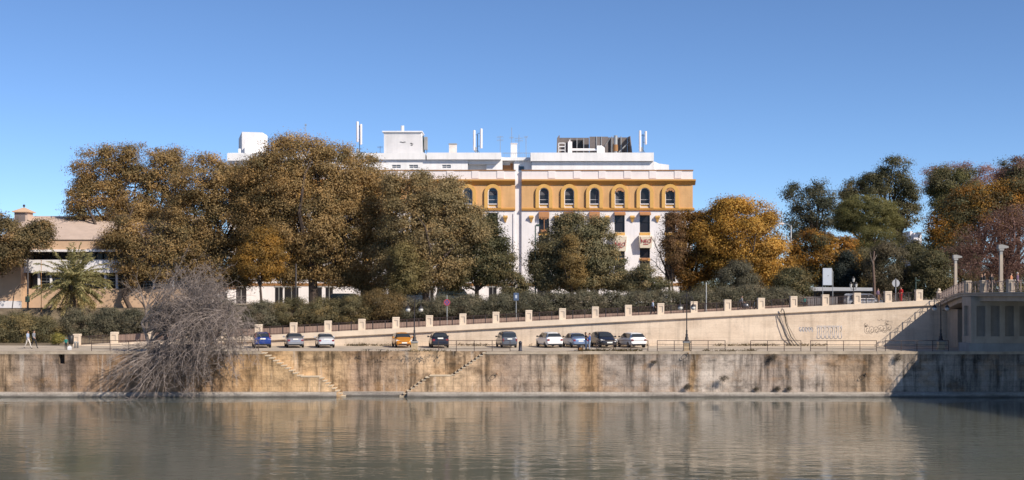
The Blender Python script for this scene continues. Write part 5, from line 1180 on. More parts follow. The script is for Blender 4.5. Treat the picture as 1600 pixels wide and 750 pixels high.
# vehicles on the street behind the hedge
def van(label, px, Y, L, H, mat, name='parked_van', cat='van'):
    X = PX(px,Y); z = 7.85
    t = thing(name, label, cat, (X,Y,z))
    prof = [(-L/2,.3),(-L/2,H*.62),(-L/2+.12,H-.06),(-L/2+.3,H),(L/2-1.6,H),(L/2-1.3,H-.06),(L/2-.75,H*.60),(L/2-.1,H*.50),(L/2,H*.38),(L/2,.3)]
    m = MB(); n = len(prof); w = .85
    m.loft([[(x,-w*.86,z_) for x,z_ in prof],[(x,-w,z_ if z_ < H*.7 else z_-.04) for x,z_ in prof],[(x,w,z_ if z_ < H*.7 else z_-.04) for x,z_ in prof],[(x,w*.86,z_) for x,z_ in prof]]); m.build('body', mat, t, False, True)
    for s in (-1,1):
        MB().prism([(L/2-1.75,H*.58),(L/2-.95,H*.58),(L/2-1.42,H-.14),(L/2-1.75,H-.14)], s*w-.012, s*w+.012).build('window', CARGLASS, t, False, True)
        MB().prism([(-L/2+.35,H*.58),(L/2-1.85,H*.58),(L/2-1.85,H-.14),(-L/2+.45,H-.14)], s*w-.012, s*w+.012).build('window', CARGLASS, t, False, True)
        for ya in (-L*.32, L*.30):
            o = MB().lathe((0,0,0), [(.2,-.1),(.32,-.09),(.32,.09),(.2,.1)], 14, Matrix.Translation((ya, s*(w-.1), .32)) @ Matrix.Rotation(math.pi/2, 4, 'X')).build('wheel', RUBBER, t, False, True)
            MB().lathe((0,0,0), [(.19,-.11),(.19,.11)], 12, Matrix.Translation((ya, s*(w-.1), .32)) @ Matrix.Rotation(math.pi/2, 4, 'X')).build('rim', RIM, o, False, True)
    return t
van('white van on the street seen through the gap behind the globe lamp', 640, 156, 5.0, 2.3, PB['white'])
van('white van on the street behind the red and blue round sign', 712, 157, 4.6, 2.1, PB['white'])
van('dark car on the street under the largest brown tree', 545, 156, 4.3, 1.5, PB['charcoal'], 'street_car', 'car')
van('white car on the street between the blue sign and the facade recess', 815, 157, 4.3, 1.55, PB['pearl'], 'street_car', 'car')
van('white van glimpsed left of the mottled thin tree', 1012, 158, 4.8, 2.2, PB['white'])
van('silver car glimpsed behind the railing under the shelter roof', 1350, 147, 4.2, 1.5, PB['pearl'], 'street_car', 'car')
def scooter(label, px, Y):
    X = PX(px,Y); z = max(4.1, min(zw(X)-.28, 8.4))+.02
    t = thing('parked_scooter', label, 'scooter', (X,Y,z))
    MB().loft([[(-.8,-.14,.42),(-.8,.14,.42),(-.75,.12,.80),(-.75,-.12,.80)],[(-.1,-.17,.28),(-.1,.17,.28),(-.1,.15,.80),(-.1,-.15,.80)],[(.05,-.14,.25),(.05,.14,.25),(.05,.14,.32),(.05,-.14,.32)],[(.40,-.14,.25),(.40,.14,.25),(.40,.14,.32),(.40,-.14,.32)]]).build('body', PB['grey'], t, True, True)
    MB().loft([[(.42,-.2,.3),(.46,-.2,.3),(.46,.2,.3),(.42,.2,.3)],[(.58,-.17,.95),(.64,-.17,.95),(.64,.17,.95),(.58,.17,.95)]]).build('leg_shield', PB['grey'], t, False, True)
    MB().cbox(-.75,-.05,-.15,.15,.80,.89,.04).build('seat', BLACKP, t, False, True); MB().cbox(-1.0,-.76,-.2,.2,.86,1.2,.05).build('top_box', PB['grey'], t, False, True)
    MB().tube([(.60,-.34,1.06),(.58,0,1.0),(.60,.34,1.06)], .022, 5).tube([(.58,0,1.0),(.74,0,.3)], .035, 5).build('handlebar', IRON, t, False, True)
    for x in (-.55,.76): MB().torus((x,0,.24), .18, .06, 'y', 14, 6).build('wheel', RUBBER, t, False, True)
scooter('grey scooter behind the railing in the panel below the orange tree', 1170, 138)

# ================================================================== STREET FURNITURE
def globe_lamp(label, px, Y, ytop, yglobe, plinth=True, zb=QZ, w=1):
    X = PX(px,Y); t = thing('globe_lamp', label, 'street lamp', (X,Y,zb), 'iron globe lamps on the quay')
    b = zb
    if plinth:
        o = MB().box(X-.33,X+.33,Y-.33,Y+.33,zb,zb+.10).box(X-.29,X+.29,Y-.29,Y+.29,zb+.101,zb+.80).build('plinth', STONE, t); MB().cbox(X-.35,X+.35,Y-.35,Y+.35,zb+.801,zb+.93,.05).build('plinth_cap', CONCG, o); b = zb+.93
    zt_ = PZ(ytop,Y); zg = PZ(yglobe,Y)
    MB().lathe((X,Y,b), [(.22,0),(.22,.10),(.15,.16),(.17,.32),(.11,.42),(.12,.62),(.075,.72),(.085,.98),(.055,1.08),(.05,zt_-b-.5),(.075,zt_-b-.45),(.04,zt_-b-.35),(.03,zt_-b-.12),(.05,zt_-b-.06),(.005,zt_-b)], 10).build('post', IRON, t, True)
    m = MB()
    for s in (-1,1):
        e = .60
        m.tube([(X,Y,zg+.95),(X+s*.22,Y,zg+1.12),(X+s*.46,Y,zg+1.08),(X+s*e,Y,zg+.82),(X+s*e,Y,zg+.42)], .028, 5)
        m.torus((X+s*.26,Y,zg+.86), .13, .02, 'y', 12, 4); m.tube([(X,Y,zg+.55),(X+s*.2,Y,zg+.62),(X+s*.38,Y,zg+.86),(X+s*.42,Y,zg+1.05)], .02, 4); m.torus((X+s*.13,Y,zg+1.22), .09, .018, 'y', 10, 4)
    m.build('bracket', IRON, t)
    for s in (-1,1):
        o = MB().ball((X+s*.60,Y,zg), .22, 14, 10).build('globe', GLOBE, t, True); MB().lathe((X+s*.60,Y,zg+.12), [(.235,.0),(.22,.07),(.12,.17),(.05,.25),(.03,.34)], 12).build('globe_cap', IRON, o)
globe_lamp('globe lamp on a stone plinth beside the orange hatchback', 647.5, 121.6, 462, 484)
globe_lamp('globe lamp on a stone plinth in front of the bare ramp wall', 1073, 121.6, 455, 481)
globe_lamp('globe lamp in the bridge shadow beside the dark recess', 1470, 124.0, 468, 482.5)
def quay_railing(label, xa, xb, n, Y=121.2):
    X0,X1 = PX(xa,Y),PX(xb,Y); t = thing('quay_railing', label, 'railing', ((X0+X1)/2,Y,QZ), 'thin iron railings along the quay edge'); m = MB()
    for h, r in ((1.0,.028),(.62,.02),(.24,.02)): m.tube([(X0,Y,QZ+h),(X1,Y,QZ+h)], r, 5)
    m.build('rails', RAILBR, t)
    for k in range(n+1): x = X0+(X1-X0)*k/n; MB().tube([(x,Y,QZ-.02),(x,Y,QZ+1.01)], .034, 5).build('post', RAILBR, t)
quay_railing('thin railing at the quay edge left of and behind the dead tree', 143, 404, 9)
quay_railing('thin railing in front of the navy hatchback and the grey people carrier', 685, 797, 4)
quay_railing('thin railing in front of the charcoal car and the last white hatchback', 932, 1012.5, 3)
quay_railing('thin railing passing in front of the second globe lamp plinth', 1027, 1133, 4)
quay_railing('short thin railing under the hanging cables', 1173, 1251.5, 3)
quay_railing('thin railing below the blue graffiti', 1266.5, 1369.5, 4)
quay_railing('thin railing that runs into the bridge shadow', 1383.5, 1482, 4)
t = thing('bollard', 'dark round topped bollard beside the grey people carrier', 'bollard', (PX(813,122),122,QZ))
MB().lathe((PX(813,122),122,QZ), [(.19,0),(.19,.05),(.155,.07),(.155,.70),(.17,.72),(.17,.78),(.15,.84),(.09,.91),(.02,.94)], 14).build('post', pbr('bollard_iron',(.03,.03,.045),.5), t, True)
for px, l in ((117.5,'small grey bollard in front of the leftmost cream pier, left of two'),(121.5,'small grey bollard in front of the leftmost cream pier, right of two')):
    t = thing('small_bollard', l, 'bollard', (PX(px,128),128,QZ), 'small grey bollards'); MB().lathe((PX(px,128),128,QZ), [(.10,0),(.10,.5),(.12,.52),(.12,.58),(.06,.65),(.01,.67)], 10).build('post', CONCG, t, True)
t = thing('litter_bin', 'dark litter bin standing left of the leftmost cream pier', 'bin', (PX(111,131),131,QZ)); X = PX(111,131)
MB().lathe((X,131,QZ), [(.2,.25),(.26,.3),(.28,1.1),(.25,1.12)], 12).build('bucket', BLACKP, t, True); MB().tube([(X,131.3,QZ),(X,131.3,QZ+1.3)], .04, 6).build('post', IRON, t); MB().torus((X,131,QZ+1.1), .27, .025, 'z', 14, 5).build('rim', IRON, t)
t = thing('backpack', 'dark backpack standing on the quay beside the embracing couple', 'bag', (PX(907,121.8),121.8,QZ)); X = PX(907,121.8)
MB().loft([[(X-.2*k-.01,121.7,z),(X+.2*k,121.7,z),(X+.24*k,121.85,z),(X+.2*k,122.02,z),(X-.2*k,122.02,z),(X-.24*k,121.85,z)] for z,k in ((QZ+.01,.9),(QZ+.08,1.15),(QZ+.35,1.05),(QZ+.50,.8),(QZ+.56,.4))]).build('bag_body', BLACKP, t, True)
MB().loft([[(X-.15*k,121.62,z),(X+.15*k,121.62,z),(X+.17*k,121.72,z),(X-.17*k,121.72,z)] for z,k in ((QZ+.06,.9),(QZ+.1,1.05),(QZ+.28,1.0),(QZ+.32,.8))]).build('pocket', RUST, t); MB().tube([(X-.1,121.85,QZ+.53),(X-.06,121.85,QZ+.62),(X+.06,121.85,QZ+.62),(X+.1,121.85,QZ+.53)], .015, 5).build('grab_handle', BLACKP, t)
# signs
SIGNR = paint('sign_face_red',(.36,.04,.06)); SIGNB = paint('sign_face_blue',(.03,.06,.25)); SIGNG = pbr('sign_back',(.42,.42,.44),.5,.2,var=.06,scale=3); SIGNW = pbr('sign_white',(.46,.50,.57),.5,var=.05,scale=2)
def gz(X, Y): return max(4.1, min(zw(X)-.28, 8.4)) if Y < 141 else 8.0
def disc(mb, X, Y, Z, r0_, r1_, y0_, y1_, n=20):
    vs = []; fs = []
    for y in (y0_,y1_):
        for r in (r0_,r1_): vs += [(X+r*math.cos(2*math.pi*i/n), y, Z+r*math.sin(2*math.pi*i/n)) for i in range(n)]
    for i in range(n):
        j = (i+1)%n; fs += [(i,n+i,n+j,j),(2*n+i,2*n+j,3*n+j,3*n+i),(n+i,3*n+i,3*n+j,n+j),(i,j,2*n+j,2*n+i)]
    mb.add(vs, fs)
Y = 134.6; X = PX(698.5,Y); Z = PZ(472.5,Y); t = thing('no_stopping_sign', 'round red and blue no stopping sign on a pole behind the ramp fence', 'sign', (X,Y,gz(X,Y)))
MB().tube([(X,Y,gz(X,Y)-.1),(X,Y,Z+.75)], .045, 6).build('pole', GALV, t)
m = MB(); m.lathe((0,0,0), [(.01,-.005),(.33,-.005),(.33,.02),(.01,.02)], 22, Matrix.Translation((X,Y-.07,Z)) @ Matrix.Rotation(math.pi/2,4,'X')); d = m.build('sign_disc', SIGNB, t)
m = MB(); disc(m, X, Y, Z, .24, .34, Y-.105, Y-.076); m.build('ring', SIGNR, d)
m = MB()
for a in (45,135):
    M = Matrix.Translation((X,Y-.09 if a == 45 else Y-.0935,Z)) @ Matrix.Rotation(math.radians(a),4,'Y'); m.box(-.26,.26,-.006,.006,-.04,.04,M)
m.build('cross', SIGNR, d)
Y = 134.6; X = PX(806.5,Y); t = thing('blue_sign', 'blue rectangular sign on a tall pole in front of the long hedge', 'sign', (X,Y,gz(X,Y)))
MB().tube([(X,Y,gz(X,Y)-.1),(X,Y,PZ(457,Y))], .045, 6).build('pole', GALV, t); o = MB().cbox(X-.27,X+.27,Y-.09,Y-.05,PZ(469.5,Y),PZ(457.5,Y),.015).build('sign_plate', paint('sign_slate_blue',(.06,.085,.16)), t); MB().box(X-.10,X+.10,Y-.098,Y-.0905,PZ(466,Y),PZ(461,Y)).build('symbol', SIGNW, o)
Y = 136.5; X0_,X1_ = PX(1285.5,Y),PX(1301.5,Y); t = thing('information_board', 'pale blank board on two thin posts beside the grey shelter', 'sign', ((X0_+X1_)/2,Y,gz(X0_,Y)))
for x in (X0_,X1_-.02): MB().tube([(x,Y,gz(x,Y)-.1),(x,Y,PZ(424,Y))], .04, 6).build('post', GALV, t)
o = MB().cbox(X0_-.03,X1_-.15,Y-.16,Y-.05,PZ(445.5,Y),PZ(419,Y),.02).build('board', SIGNW, t); MB().box((X0_+X1_)/2-.04,(X0_+X1_)/2+.02,Y-.168,Y-.161,PZ(431.5,Y),PZ(430,Y)).build('catch', BLACKP, o)
MB().loft([[(X1_-.145,Y-.16,PZ(445.5,Y)),(X1_+.05,Y+.25,PZ(445.5,Y)),(X1_+.05,Y+.29,PZ(445.5,Y)),(X1_-.145,Y-.1,PZ(445.5,Y))],[(X1_-.145,Y-.16,PZ(419.5,Y)),(X1_+.05,Y+.25,PZ(424,Y)),(X1_+.05,Y+.29,PZ(424,Y)),(X1_-.145,Y-.1,PZ(419.5,Y))]]).build('side_panel', CONCG, t)
Y = 135; X = PX(1399.5,Y); Z = PZ(442.5,Y); t = thing('round_sign', 'grey back of a round sign on a pole near the last cream piers', 'sign', (X,Y,gz(X,Y)))
MB().tube([(X,Y,gz(X,Y)-.1),(X,Y,Z+.5)], .045, 6).build('pole', GALV, t); d = MB().lathe((0,0,0), [(.01,-.01),(.39,-.01),(.39,.012),(.01,.012)], 22, Matrix.Translation((X,Y-.065,Z)) @ Matrix.Rotation(math.pi/2,4,'X')).build('sign_disc', SIGNG, t); MB().box(X-.05,X+.05,Y-.10,Y-.0775,Z-.37,Z+.37).build('bracket', IRON, d)
def pole(name, label, px, Y, ytop, r, mat, zb=None, head=None):
    X = PX(px,Y); z = zb if zb is not None else gz(X,Y); t = thing(name, label, 'pole', (X,Y,z)); zt_ = PZ(ytop,Y)
    MB().lathe((X,Y,z), [(r*2,-.1),(r*2,.35),(r*1.2,.45),(r,1.0),(r*.75,zt_-z-.02),(r*.3,zt_-z)], 8).build('shaft', mat, t, True)
    return t, X, zt_
t, X, z = pole('lamp_post', 'tall green lamp post with small head in front of the white facade', 836.5, 151, 352, .09, GREENP); t['category'] = 'street lamp'; MB().tube([(X,151,z-.1),(X+.1,151,z+.08),(X+.45,151,z+.1)], .04, 5).build('arm', GREENP, t); MB().cbox(X+.1,X+.55,150.85,151.15,z-.12,z+.06,.04).build('lamp_head', GREENP, t)
t, X, z = pole('flag_pole', 'plain grey pole rising above the hedge right of the second globe lamp', 1103.5, 134.8, 441, .05, GALV); MB().cbox(X-.2,X+.2,134.6,135,gz(X,134.8)-.05,gz(X,134.8)+.3,.03).build('foot', CONCG, t)
t, X, z = pole('signal_post', 'dark post in front of the trunk of the largest brown tree', 462.5, 146, 412, .10, IRON, 6.6); MB().cbox(X-.2,X+.2,145.8,146.2,7.1,7.9,.04).build('control_box', GREENP, t)
t, X, z = pole('traffic_light', 'tall dark mast with a hooded signal left of the palm', 43.5, 150, 404, .12, IRON, 6.4); MB().tube([(X,150,PZ(443,150)),(PX(30,150),150,PZ(446,150)),(PX(22,150),150,PZ(458,150)),(PX(18.5,150),150,PZ(485,150))], .06, 5).build('arm', IRON, t); MB().cbox(X-.22,X+.22,149.7,150.1,PZ(472,150),PZ(463,150),.05).build('signal_head', GREENP, t); MB().lathe((0,0,0), [(.09,-.02),(.11,0),(.11,.09)], 10, Matrix.Translation((X,149.69,PZ(466,150))) @ Matrix.Rotation(math.pi/2,4,'X')).build('signal_lens', IRON, t)
t, X, z = pole('thin_pole', 'thin rusty pole in front of the white balcony band', 64.5, 149, 408, .04, RUST, 6.4); MB().ball((X,149,z+.06), .07, 8, 6).build('cap', RUST, t)
t, X, z = pole('thin_pole', 'short green pole with a small arm between the last two cream piers', 1431, 136, 433, .06, GREENP); MB().cbox(X,X+.4,135.9,136.1,z-.4,z-.28,.02).build('arm', GREENP, t)
# tall twin street light behind the orange tree
t, X, z = pole('street_light', 'tall twin headed street light hidden by the bright orange tree', 1182, 163, 330, .12, GALV, 8.0); t['category'] = 'street lamp'
for s in (-1,1): MB().tube([(X,163,z-.3),(X+s*.5,163,z+.1),(X+s*1.0,163,z+.2)], .05, 5).build('arm', GALV, t); MB().cbox(X+s*1.1-.35,X+s*1.1+.35,162.8,163.2,z+.12,z+.3,.05).build('lamp_head', PINKW, t)
t, X, z = pole('street_light', 'street light showing its pale head in the gap right of the orange tree', 1236, 166, 352, .10, GALV, 8.0); t['category'] = 'street lamp'; MB().tube([(X,166,z-.2),(X-.4,166,z+.15),(X-1.0,166,z+.2)], .05, 5).build('arm', GALV, t); MB().cbox(X-1.6,X-.9,165.8,166.2,z+.12,z+.3,.05).build('lamp_head', PINKW, t)
# triple globe lamp
Y = 149; X = PX(1333.5,Y); t = thing('triple_lamp', 'dark post with three white lanterns above the shelter roof', 'street lamp', (X,Y,8.0)); MB().lathe((X,Y,8), [(.12,-.1),(.12,.4),(.06,.6),(.05,PZ(442,Y)-8)], 8).build('post', IRON, t)
for dx, py in ((0,437.5),(-.30,446),(.30,446)):
    z = PZ(py,Y); o = MB().lathe((X+dx,Y,z), [(.10,-.22),(.17,.14),(.15,.18)], 8).build('lantern', GLOBE, t); MB().lathe((X+dx,Y,z), [(.2,.181),(.08,.32),(.02,.42)], 8).build('lantern_cap', IRON, o)
    MB().tube([(X,Y,PZ(452,Y)),(X+dx*.9,Y,PZ(452,Y)),(X+dx,Y,z-.2)], .025, 4).build('bracket', IRON, t)
# shelter
Y = 152; t = thing('shelter', 'flat grey roofed shelter behind the ramp fence near the bridge', 'shelter', (PX(1308,Y),Y,8.0)); xa_,xb_ = PX(1251,Y),PX(1364,Y)
MB().prism([(xa_,PZ(456.5,Y)),(PX(1268,Y),PZ(454.5,Y)),(xb_,PZ(454.5,Y)),(xb_,PZ(449.5,Y)),(PX(1270,Y),PZ(448.5,Y)),(xa_,PZ(453,Y))], Y, Y+4.5).build('roof', SIGNG, t)
MB().box(PX(1270,Y),xb_-.1,Y+.3,Y+4.2,PZ(457,Y),PZ(454.5,Y)-.01).build('soffit_beam', IRON, t)
for q in (1275,1300,1325,1355): MB().box(PX(q,Y)-.07,PX(q,Y)+.07,Y+.5,Y+.64,8.0,PZ(457,Y)-.002).build('post', IRON, t)
MB().box(PX(1282,Y),PX(1350,Y),Y+3.6,Y+3.75,8.0,PZ(457,Y)-.01).build('back_wall', SCREEN, t); MB().cbox(PX(1296,Y),PX(1345,Y),Y+2.6,Y+3.1,8.4,8.5,.03).build('bench', RUST, t)
t = thing('metal_shutter', 'pale vertical slatted screen behind the railing left of the shelter', 'screen', (PX(1276,140),140,gz(PX(1276,140),140))); X0_,X1_ = PX(1262,140),PX(1310,140); zz = gz(X0_,140); m = MB()
n = 36
for k in range(n): x = X0_+(X1_-X0_)*k/n; m.box(x, x+(X1_-X0_)/n*.6, 140, 140.05, zz+.05, zz+1.15)
m.build('slats', pbr('slat_grey',(.24,.22,.22),.7), t); MB().box(X0_,X1_,140.06,140.12,zz+.2,zz+.28).box(X0_,X1_,140.06,140.12,zz+.9,zz+.98).build('frame', IRON, t)
t = thing('cafe_table', 'white folding table seen behind the railing near the red figure', 'table', (PX(1355,136),136,gz(PX(1355,136),136))); X = PX(1355,136); zz = gz(X,136)
MB().cbox(X-.75,X+.75,135.7,136.3,zz+.68,zz+.74,.03).build('table_top', WHITE, t)
for s in (-1,1): MB().tube([(X+s*.6,135.8,zz+.68),(X+s*.2,136.2,zz)], .03, 5).build('leg', WHITE, t)
# mooring rings, hanging cables, shadow casting bits on the river wall
for px, py, l in ((771,588,'rusty mooring ring on the ochre part of the river wall'),(1070,556,'mooring ring high on the pale river wall beside the ochre stripe'),(1348,588,'mooring ring on the brown wall before the bridge shadow')):
    X,_,Z = P(px,py,120); t = thing('mooring_ring', l, 'mooring ring', (X,120,Z), 'mooring rings of the river wall')
    M = Matrix.Translation((X,119.86,Z)) @ Matrix.Rotation(math.radians(-38),4,'Y'); m = MB(); m.torus((0,0,0), .40, .028, 'y', 18, 5); m.v = [tuple(M @ Vector((v[0],v[1]*1,v[2]*.45))) for v in m.v]; m.build('ring', IRON, t, True)
    MB().tube([(X+.32,119.99,Z+.26),(X+.30,119.82,Z+.24)], .05, 6).build('bolt', RUST, t)
m = MB(); Y = 132.75
m.tube([P(1220,487,Y),P(1222,482,132.6),P(1225,486,132.5),P(1228,505,Y),P(1236,526,Y),P(1248,541,132.6)], .05, 5); 
t = thing('hanging_cable', 'dark cables hanging down the ramp wall from the parapet', 'cable', P(1222,482,132.6)); m.build('thick_cable', BLACKP, t)
MB().tube([P(1217,489,Y),P(1220,505,Y),P(1227,525,Y),P(1236,533,Y),P(1243,541,132.6)], .035, 5).tube([P(1224,483,132.7),P(1231,508,Y),P(1243,530,Y),P(1254,541,132.6)], .018, 4).build('thin_cable', BLACKP, t)
# graffiti: flat painted strokes on the ramp wall
def ribbon(mb, pts, w, Y):
    for (a,b),(c,d) in zip(pts, pts[1:]):
        A = Vector(P(a,b,Y)); B = Vector(P(c,d,Y)); dr = (B-A); 
        if dr.length < 1e-4: continue
        n = Vector((-dr.z,0,dr.x)).normalized()*w/2; e = dr.normalized()*w*.3
        mb.add([A-n-e,B-n+e,B+n+e,A+n-e], [(0,1,2,3)])
def graffiti(label, mat, strokes, w):
    m = MB(); 
    for i, s in enumerate(strokes): ribbon(m, s, w, 132.995-.0006*(i%5))
    tag(m.build('graffiti', mat), label, 'graffiti')
rg = random.Random(4)
def loop(cx, cy, rx_, ry_, a0=0, a1=360, n=12): return [(cx+rx_*math.cos(math.radians(a0+(a1-a0)*i/n)), cy+ry_*math.sin(math.radians(a0+(a1-a0)*i/n))) for i in range(n+1)]
BLUEG = pbr('blue_spray',(.40,.40,.44),.8,var=.15,scale=4); GREYG = pbr('grey_spray',(.46,.37,.30),.8,var=.15,scale=4)
s = []
for k, cx in enumerate((1250.5,1255,1259.5,1264,1268.5)): s += [loop(cx,514.5,1.9,2.8,40*k,300+30*k), [(cx-1.5,511),(cx+1,518.5)]]
graffiti('small blue sprayed tag on the ramp wall left of the larger blue lettering', BLUEG, s, .06)
s = []
for k in range(6):
    cx = 1279+k*6.7; s += [[(cx-3,509.5),(cx+3,509.5)], [(cx-2.5,509.5),(cx-1.5,519),(cx-2.6,529)], [(cx+2.6,510),(cx+1.4,519),(cx+2.7,528)], loop(cx,525.5,2.7,3.8,-10,190), loop(cx,515,2.0,3.6,180+20*k,430)]
graffiti('large blue outlined bubble graffiti on the ramp wall below the shelter', BLUEG, s, .055)
s = []
for k, (cx,cy,a,b) in enumerate(((1355,515,4.5,6.5),(1362,516,4,6),(1369,516,4,5.5),(1376,513,4.5,5),(1382,514,4.5,5.5),(1389,512,4,5),(1353,508,2.5,3),(1386,505,3,3))): s += [loop(cx,cy,a,b,30+50*k,330+50*k), loop(cx+.5,cy+1,a*.45,b*.45,0,280)]
s += [[(1371,499),(1374,501),(1377,499),(1380,501.5),(1384,500),(1388,501.5),(1395,503)]]
graffiti('faint grey bubble graffiti on the ramp wall beside the bridge shadow', GREYG, s, .06)

# ================================================================== PEOPLE
def cloth(name, c): return pbr(name, c, .85, var=.12, scale=6)
def person(label, X, Y, z, face, top, legs, hair, pose='stand', h=1.70, shoe=None, long_hair=False, group=None, arms=None, skin_leg=False):
    """face: yaw in degrees, 0 looks at the camera (-Y)"""
    k = h/1.70; t = thing('person', label, 'person', (X,Y,z), group, math.radians(face))
    st = {'stand':(0.03,-0.03), 'walk':(.30,-.28)}[pose]
    V = []; E = []; R = []; tags = []
    def v(p, r, tg, par=None):
        V.append(tuple(c*k for c in p)); R.append(tuple(q*k for q in (r if isinstance(r,tuple) else (r,r)))); tags.append(tg)
        if par is not None: E.append((par,len(V)-1))
        return len(V)-1
    pel = v((0,0,.95), (.155,.12), 'l'); wa = v((0,0,1.10), (.14,.11), 't', pel); ch = v((0,-.01,1.28), (.165,.125), 't', wa); nb = v((0,.0,1.42), (.10,.085), 't', ch)
    nk = v((0,.0,1.49), .052, 's', nb); h0 = v((0,-.015,1.545), (.062,.07), 's', nk); h1 = v((0,-.01,1.61), (.075,.092), 's', h0); h2 = v((0,.0,1.67), (.058,.075), 's', h1)
    v((0,-.112,1.60), .014, 's', h1)
    A = arms or {1:((.24,.03,1.16),(.25,-.10,.94)), -1:((-.24,.03,1.16),(-.25,-.10,.94))}
    if pose == 'walk' and not arms: A = {1:((.24,.12,1.18),(.25,.10,.95)), -1:((-.24,-.06,1.17),(-.24,-.26,1.02))}
    for s in (1,-1):
        sh = v((s*.165,0,1.39), .062, 't', nb); el, wr = A[s]; e = v(el, .046, 't', sh); mid = Vector(el).lerp(Vector(wr), .5); m = v(tuple(mid), .042, 't', e); w = v(wr, .030, 's', m)
        d = (Vector(wr)-Vector(el)).normalized(); pc = Vector(wr)+d*.07; p = v(tuple(pc), (.038,.024), 's', w)
        fw = Vector((0,-1,0)); fw = (fw-d*fw.dot(d)).normalized()
        for q, ln in ((-.030,.060),(-.010,.075),(.010,.070),(.030,.055)):
            a = pc+d*.035+fw*q; f1 = v(tuple(a), .010, 's', p); f2 = v(tuple(a+d*ln*.55), .0095, 's', f1); v(tuple(a+d*ln+Vector((-s*.012,0,0))), .008, 's', f2)
        a = pc-d*.03+fw*.042; f1 = v(tuple(a), .011, 's', p); v(tuple(a+d*.045+fw*.02), .009, 's', f1)
    for s in (1,-1):
        f = st[0] if s > 0 else st[1]
        hp = v((s*.085,0,.90), (.095,.10), 'l', pel); kn = v((s*.095,-f*.5-.03,.49), .062, 'l', hp)
        an = v((s*.10,-f+(.06 if f < -.1 else 0),.10 if f > -.1 else .15), .042, 's' if skin_leg else 'l', kn); v((s*.10,-f-.02+(.06 if f < -.1 else 0),.05 if f > -.1 else .10), .045, 'f', an); to = v((s*.115,-f-.15+(.06 if f < -.1 else 0),.035 if f > -.1 else .05), .034, 'f', len(V)-1)
    me = bpy.data.meshes.new('person_rig'); me.from_pydata(V, E, []); ob = bpy.data.objects.new('person_rig', me); COL.objects.link(ob)
    sk = ob.modifiers.new('skin', 'SKIN'); sk.use_smooth_shade = True
    for i, r in enumerate(R): me.skin_vertices[0].data[i].radius = r
    me.skin_vertices[0].data[0].use_root = True
    sb = ob.modifiers.new('sub', 'SUBSURF'); sb.levels = 1; sb.render_levels = 1
    dg = bpy.context.evaluated_depsgraph_get(); nm = bpy.data.meshes.new_from_object(ob.evaluated_get(dg)); bpy.data.objects.remove(ob)
    nm.name = 'body'; nm.materials.clear(); order = 'stlf'
    for m in (SKIN, top, legs, shoe or BLACKP): nm.materials.append(m)
    VA = np.array(V); 
    EV = [(np.array(V[a]), np.array(V[b]), tags[b]) for a, b in E]
    mi = []
    for p in nm.polygons:
        c = np.array(p.center); best = 9; tg = 't'
        for a, b, g in EV:
            ab = b-a; u = min(1, max(0, float((c-a)@ab/(ab@ab+1e-9)))); d = float(np.linalg.norm(c-a-u*ab))
            if d < best: best = d; tg = g
        if tg in 'ts' and c[2] < .97*k and abs(c[0]) < .19*k: tg = 'l'
        if tg == 'l' and c[2] > 1.0*k: tg = 't'
        mi.append(order.index(tg))
    nm.polygons.foreach_set('material_index', mi)
    b = bpy.data.objects.new('body', nm); COL.objects.link(b); b.parent = t
    hm = MB(); r_ = .100*k
    hm.ball((0,.022*k,1.632*k), r_, 12, 8, (.86,.98,1.02))
    if long_hair: hm.loft([[(math.cos(a)*rx_*k,.045*k+math.sin(a)*ry_*k,zz*k) for a in np.linspace(0,2*math.pi,8,endpoint=False)] for zz,rx_,ry_ in ((1.33,.05,.03),(1.42,.085,.045),(1.55,.095,.06),(1.64,.08,.06))])
    hm.v = [(x,max(y,-.055*k) if zz < 1.66*k else y,zz) for x,y,zz in hm.v]
    hm.build('hair', hair, t, True, True)
    em = MB()
    for s in (-1,1): em.ball((s*.032*k,-.098*k,1.618*k), .009*k, 6, 5)
    em.box(-.024*k,.024*k,-.101*k,-.09*k,1.556*k,1.564*k); em.build('eyes_and_mouth', RUST, t, False, True)
    er = MB()
    for s in (-1,1): er.ball((s*.080*k,.005*k,1.605*k), .024*k, 6, 5, (.4,1,1.3))
    er.build('ears', SKIN, t, True, True)
    return t
BRH = cloth('brown_hair',(.045,.025,.015)); DKH = cloth('dark_hair',(.015,.012,.01)); FRH = cloth('fair_hair',(.25,.15,.07)); GRH = cloth('grey_hair',(.35,.32,.3))
DEN = cloth('blue_denim',(.09,.13,.22)); DRK = cloth('black_cloth',(.015,.015,.02)); BLUEC = cloth('blue_cloth',(.03,.10,.34)); LBL = cloth('pale_blue_cloth',(.30,.36,.48)); BEI = cloth('pale_trousers',(.55,.50,.45)); GRYC = cloth('grey_cloth',(.18,.19,.22)); REDC = cloth('red_cloth',(.55,.03,.03)); TEAL = cloth('teal_cloth',(.01,.17,.15)); ORC = cloth('orange_cloth',(.55,.24,.13)); WHC = cloth('white_cloth',(.65,.65,.66)); PUR = cloth('purple_cloth',(.14,.09,.15))
Yp = 121.7
person('person in dark jacket and jeans hugging another person beside a backpack', PX(915.5,Yp), Yp, QZ, 75, DRK, DEN, DKH, h=1.74, long_hair=True, arms={1:((.22,-.14,1.22),(.10,-.36,1.30)), -1:((-.22,-.14,1.24),(-.10,-.36,1.34))})
person('person in bright blue top and pale jeans hugging the one in a dark jacket', PX(921,Yp), Yp-.05, QZ, -75, BLUEC, LBL, BRH, h=1.68, arms={1:((.22,-.14,1.22),(.10,-.34,1.24)), -1:((-.22,-.14,1.24),(-.10,-.34,1.36))})
person('person walking in a pale blue shirt and cream trousers on the left path', PX(43.5,126.5), 126.5, QZ, 75, LBL, BEI, BRH, 'walk', 1.72)
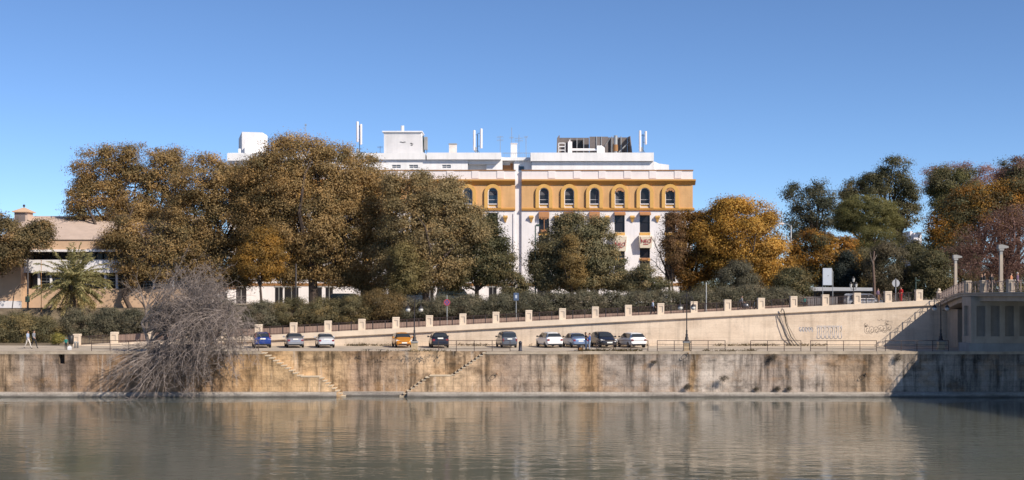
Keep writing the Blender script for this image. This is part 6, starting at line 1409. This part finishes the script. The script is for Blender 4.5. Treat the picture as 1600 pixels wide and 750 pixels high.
person('person walking in a dark top beside the one in cream trousers', PX(53,127.3), 127.3, QZ, 70, GRYC, DRK, DKH, 'walk', 1.74)
person('child in a teal jacket and dark trousers near the leftmost cream pier', PX(103,124), 124, QZ, 20, TEAL, DRK, TEAL, h=1.18)
t = thing('white_bag', 'small white bag on the ground right of the teal jacket', 'bag', (PX(109,124),124,QZ)); X = PX(109,124)
MB().loft([[(X-.17*q,124-.1*q,z),(X+.17*q,124-.1*q,z),(X+.15*q,124+.1*q,z),(X-.15*q,124+.1*q,z)] for z,q in ((QZ+.005,1),(QZ+.2,1.1),(QZ+.36,.7))]).build('sack', WHC, t); MB().tube([(X-.08,124,QZ+.35),(X,124,QZ+.48),(X+.08,124,QZ+.35)], .014, 5).build('handles', WHC, t)
def on_ramp(px, Y): X = PX(px,Y); return X, Y, gz(X,Y)+.02
person('person in pale top and dark trousers walking up the ramp near the last hatchback', *on_ramp(1020,135.5), 80, LBL, DRK, DKH, 'walk', 1.72)
person('person in dark clothes behind the railing below the orange tree', *on_ramp(1159,137), 80, GRYC, DRK, DKH, 'walk', 1.65)
person('child in a teal top behind the railing at the left end of the shelter', *on_ramp(1257,136), 0, TEAL, DRK, BRH, h=1.2)
person('person in a red jacket behind the railing below the round sign', *on_ramp(1408,136.5), -60, REDC, REDC, DKH, h=1.72, arms={1:((.24,.0,1.16),(.18,-.24,1.05)), -1:((-.24,.0,1.16),(-.18,-.24,1.05))})
person('person in brown clothes standing left of the round sign behind the railing', *on_ramp(1372,137), 40, PUR, RUST, BRH, h=1.68)
def on_bridge(px, Y):
    while PX(px,Y) < ex(Y)+.75: Y += .1
    return PX(px,Y), Y, dk(Y)
person('person in dark top with fair hair leaning at the bridge railing', *on_bridge(1534,118.6), 60, DRK, DRK, FRH, h=1.66)
person('person in a black coat standing behind the fair haired one on the bridge', *on_bridge(1538,119.4), 80, DRK, DRK, DKH, h=1.78)
person('person in a black coat in the middle of the bridge railing', *on_bridge(1549,117.2), 20, DRK, DRK, DKH, h=1.70, long_hair=True)
person('person in an orange top looking over the bridge railing', *on_bridge(1580,113.6), 60, ORC, DRK, BRH, h=1.68)
person('person in a purple top next to the orange one on the bridge', *on_bridge(1590,112.9), 60, PUR, DRK, GRH, h=1.72)
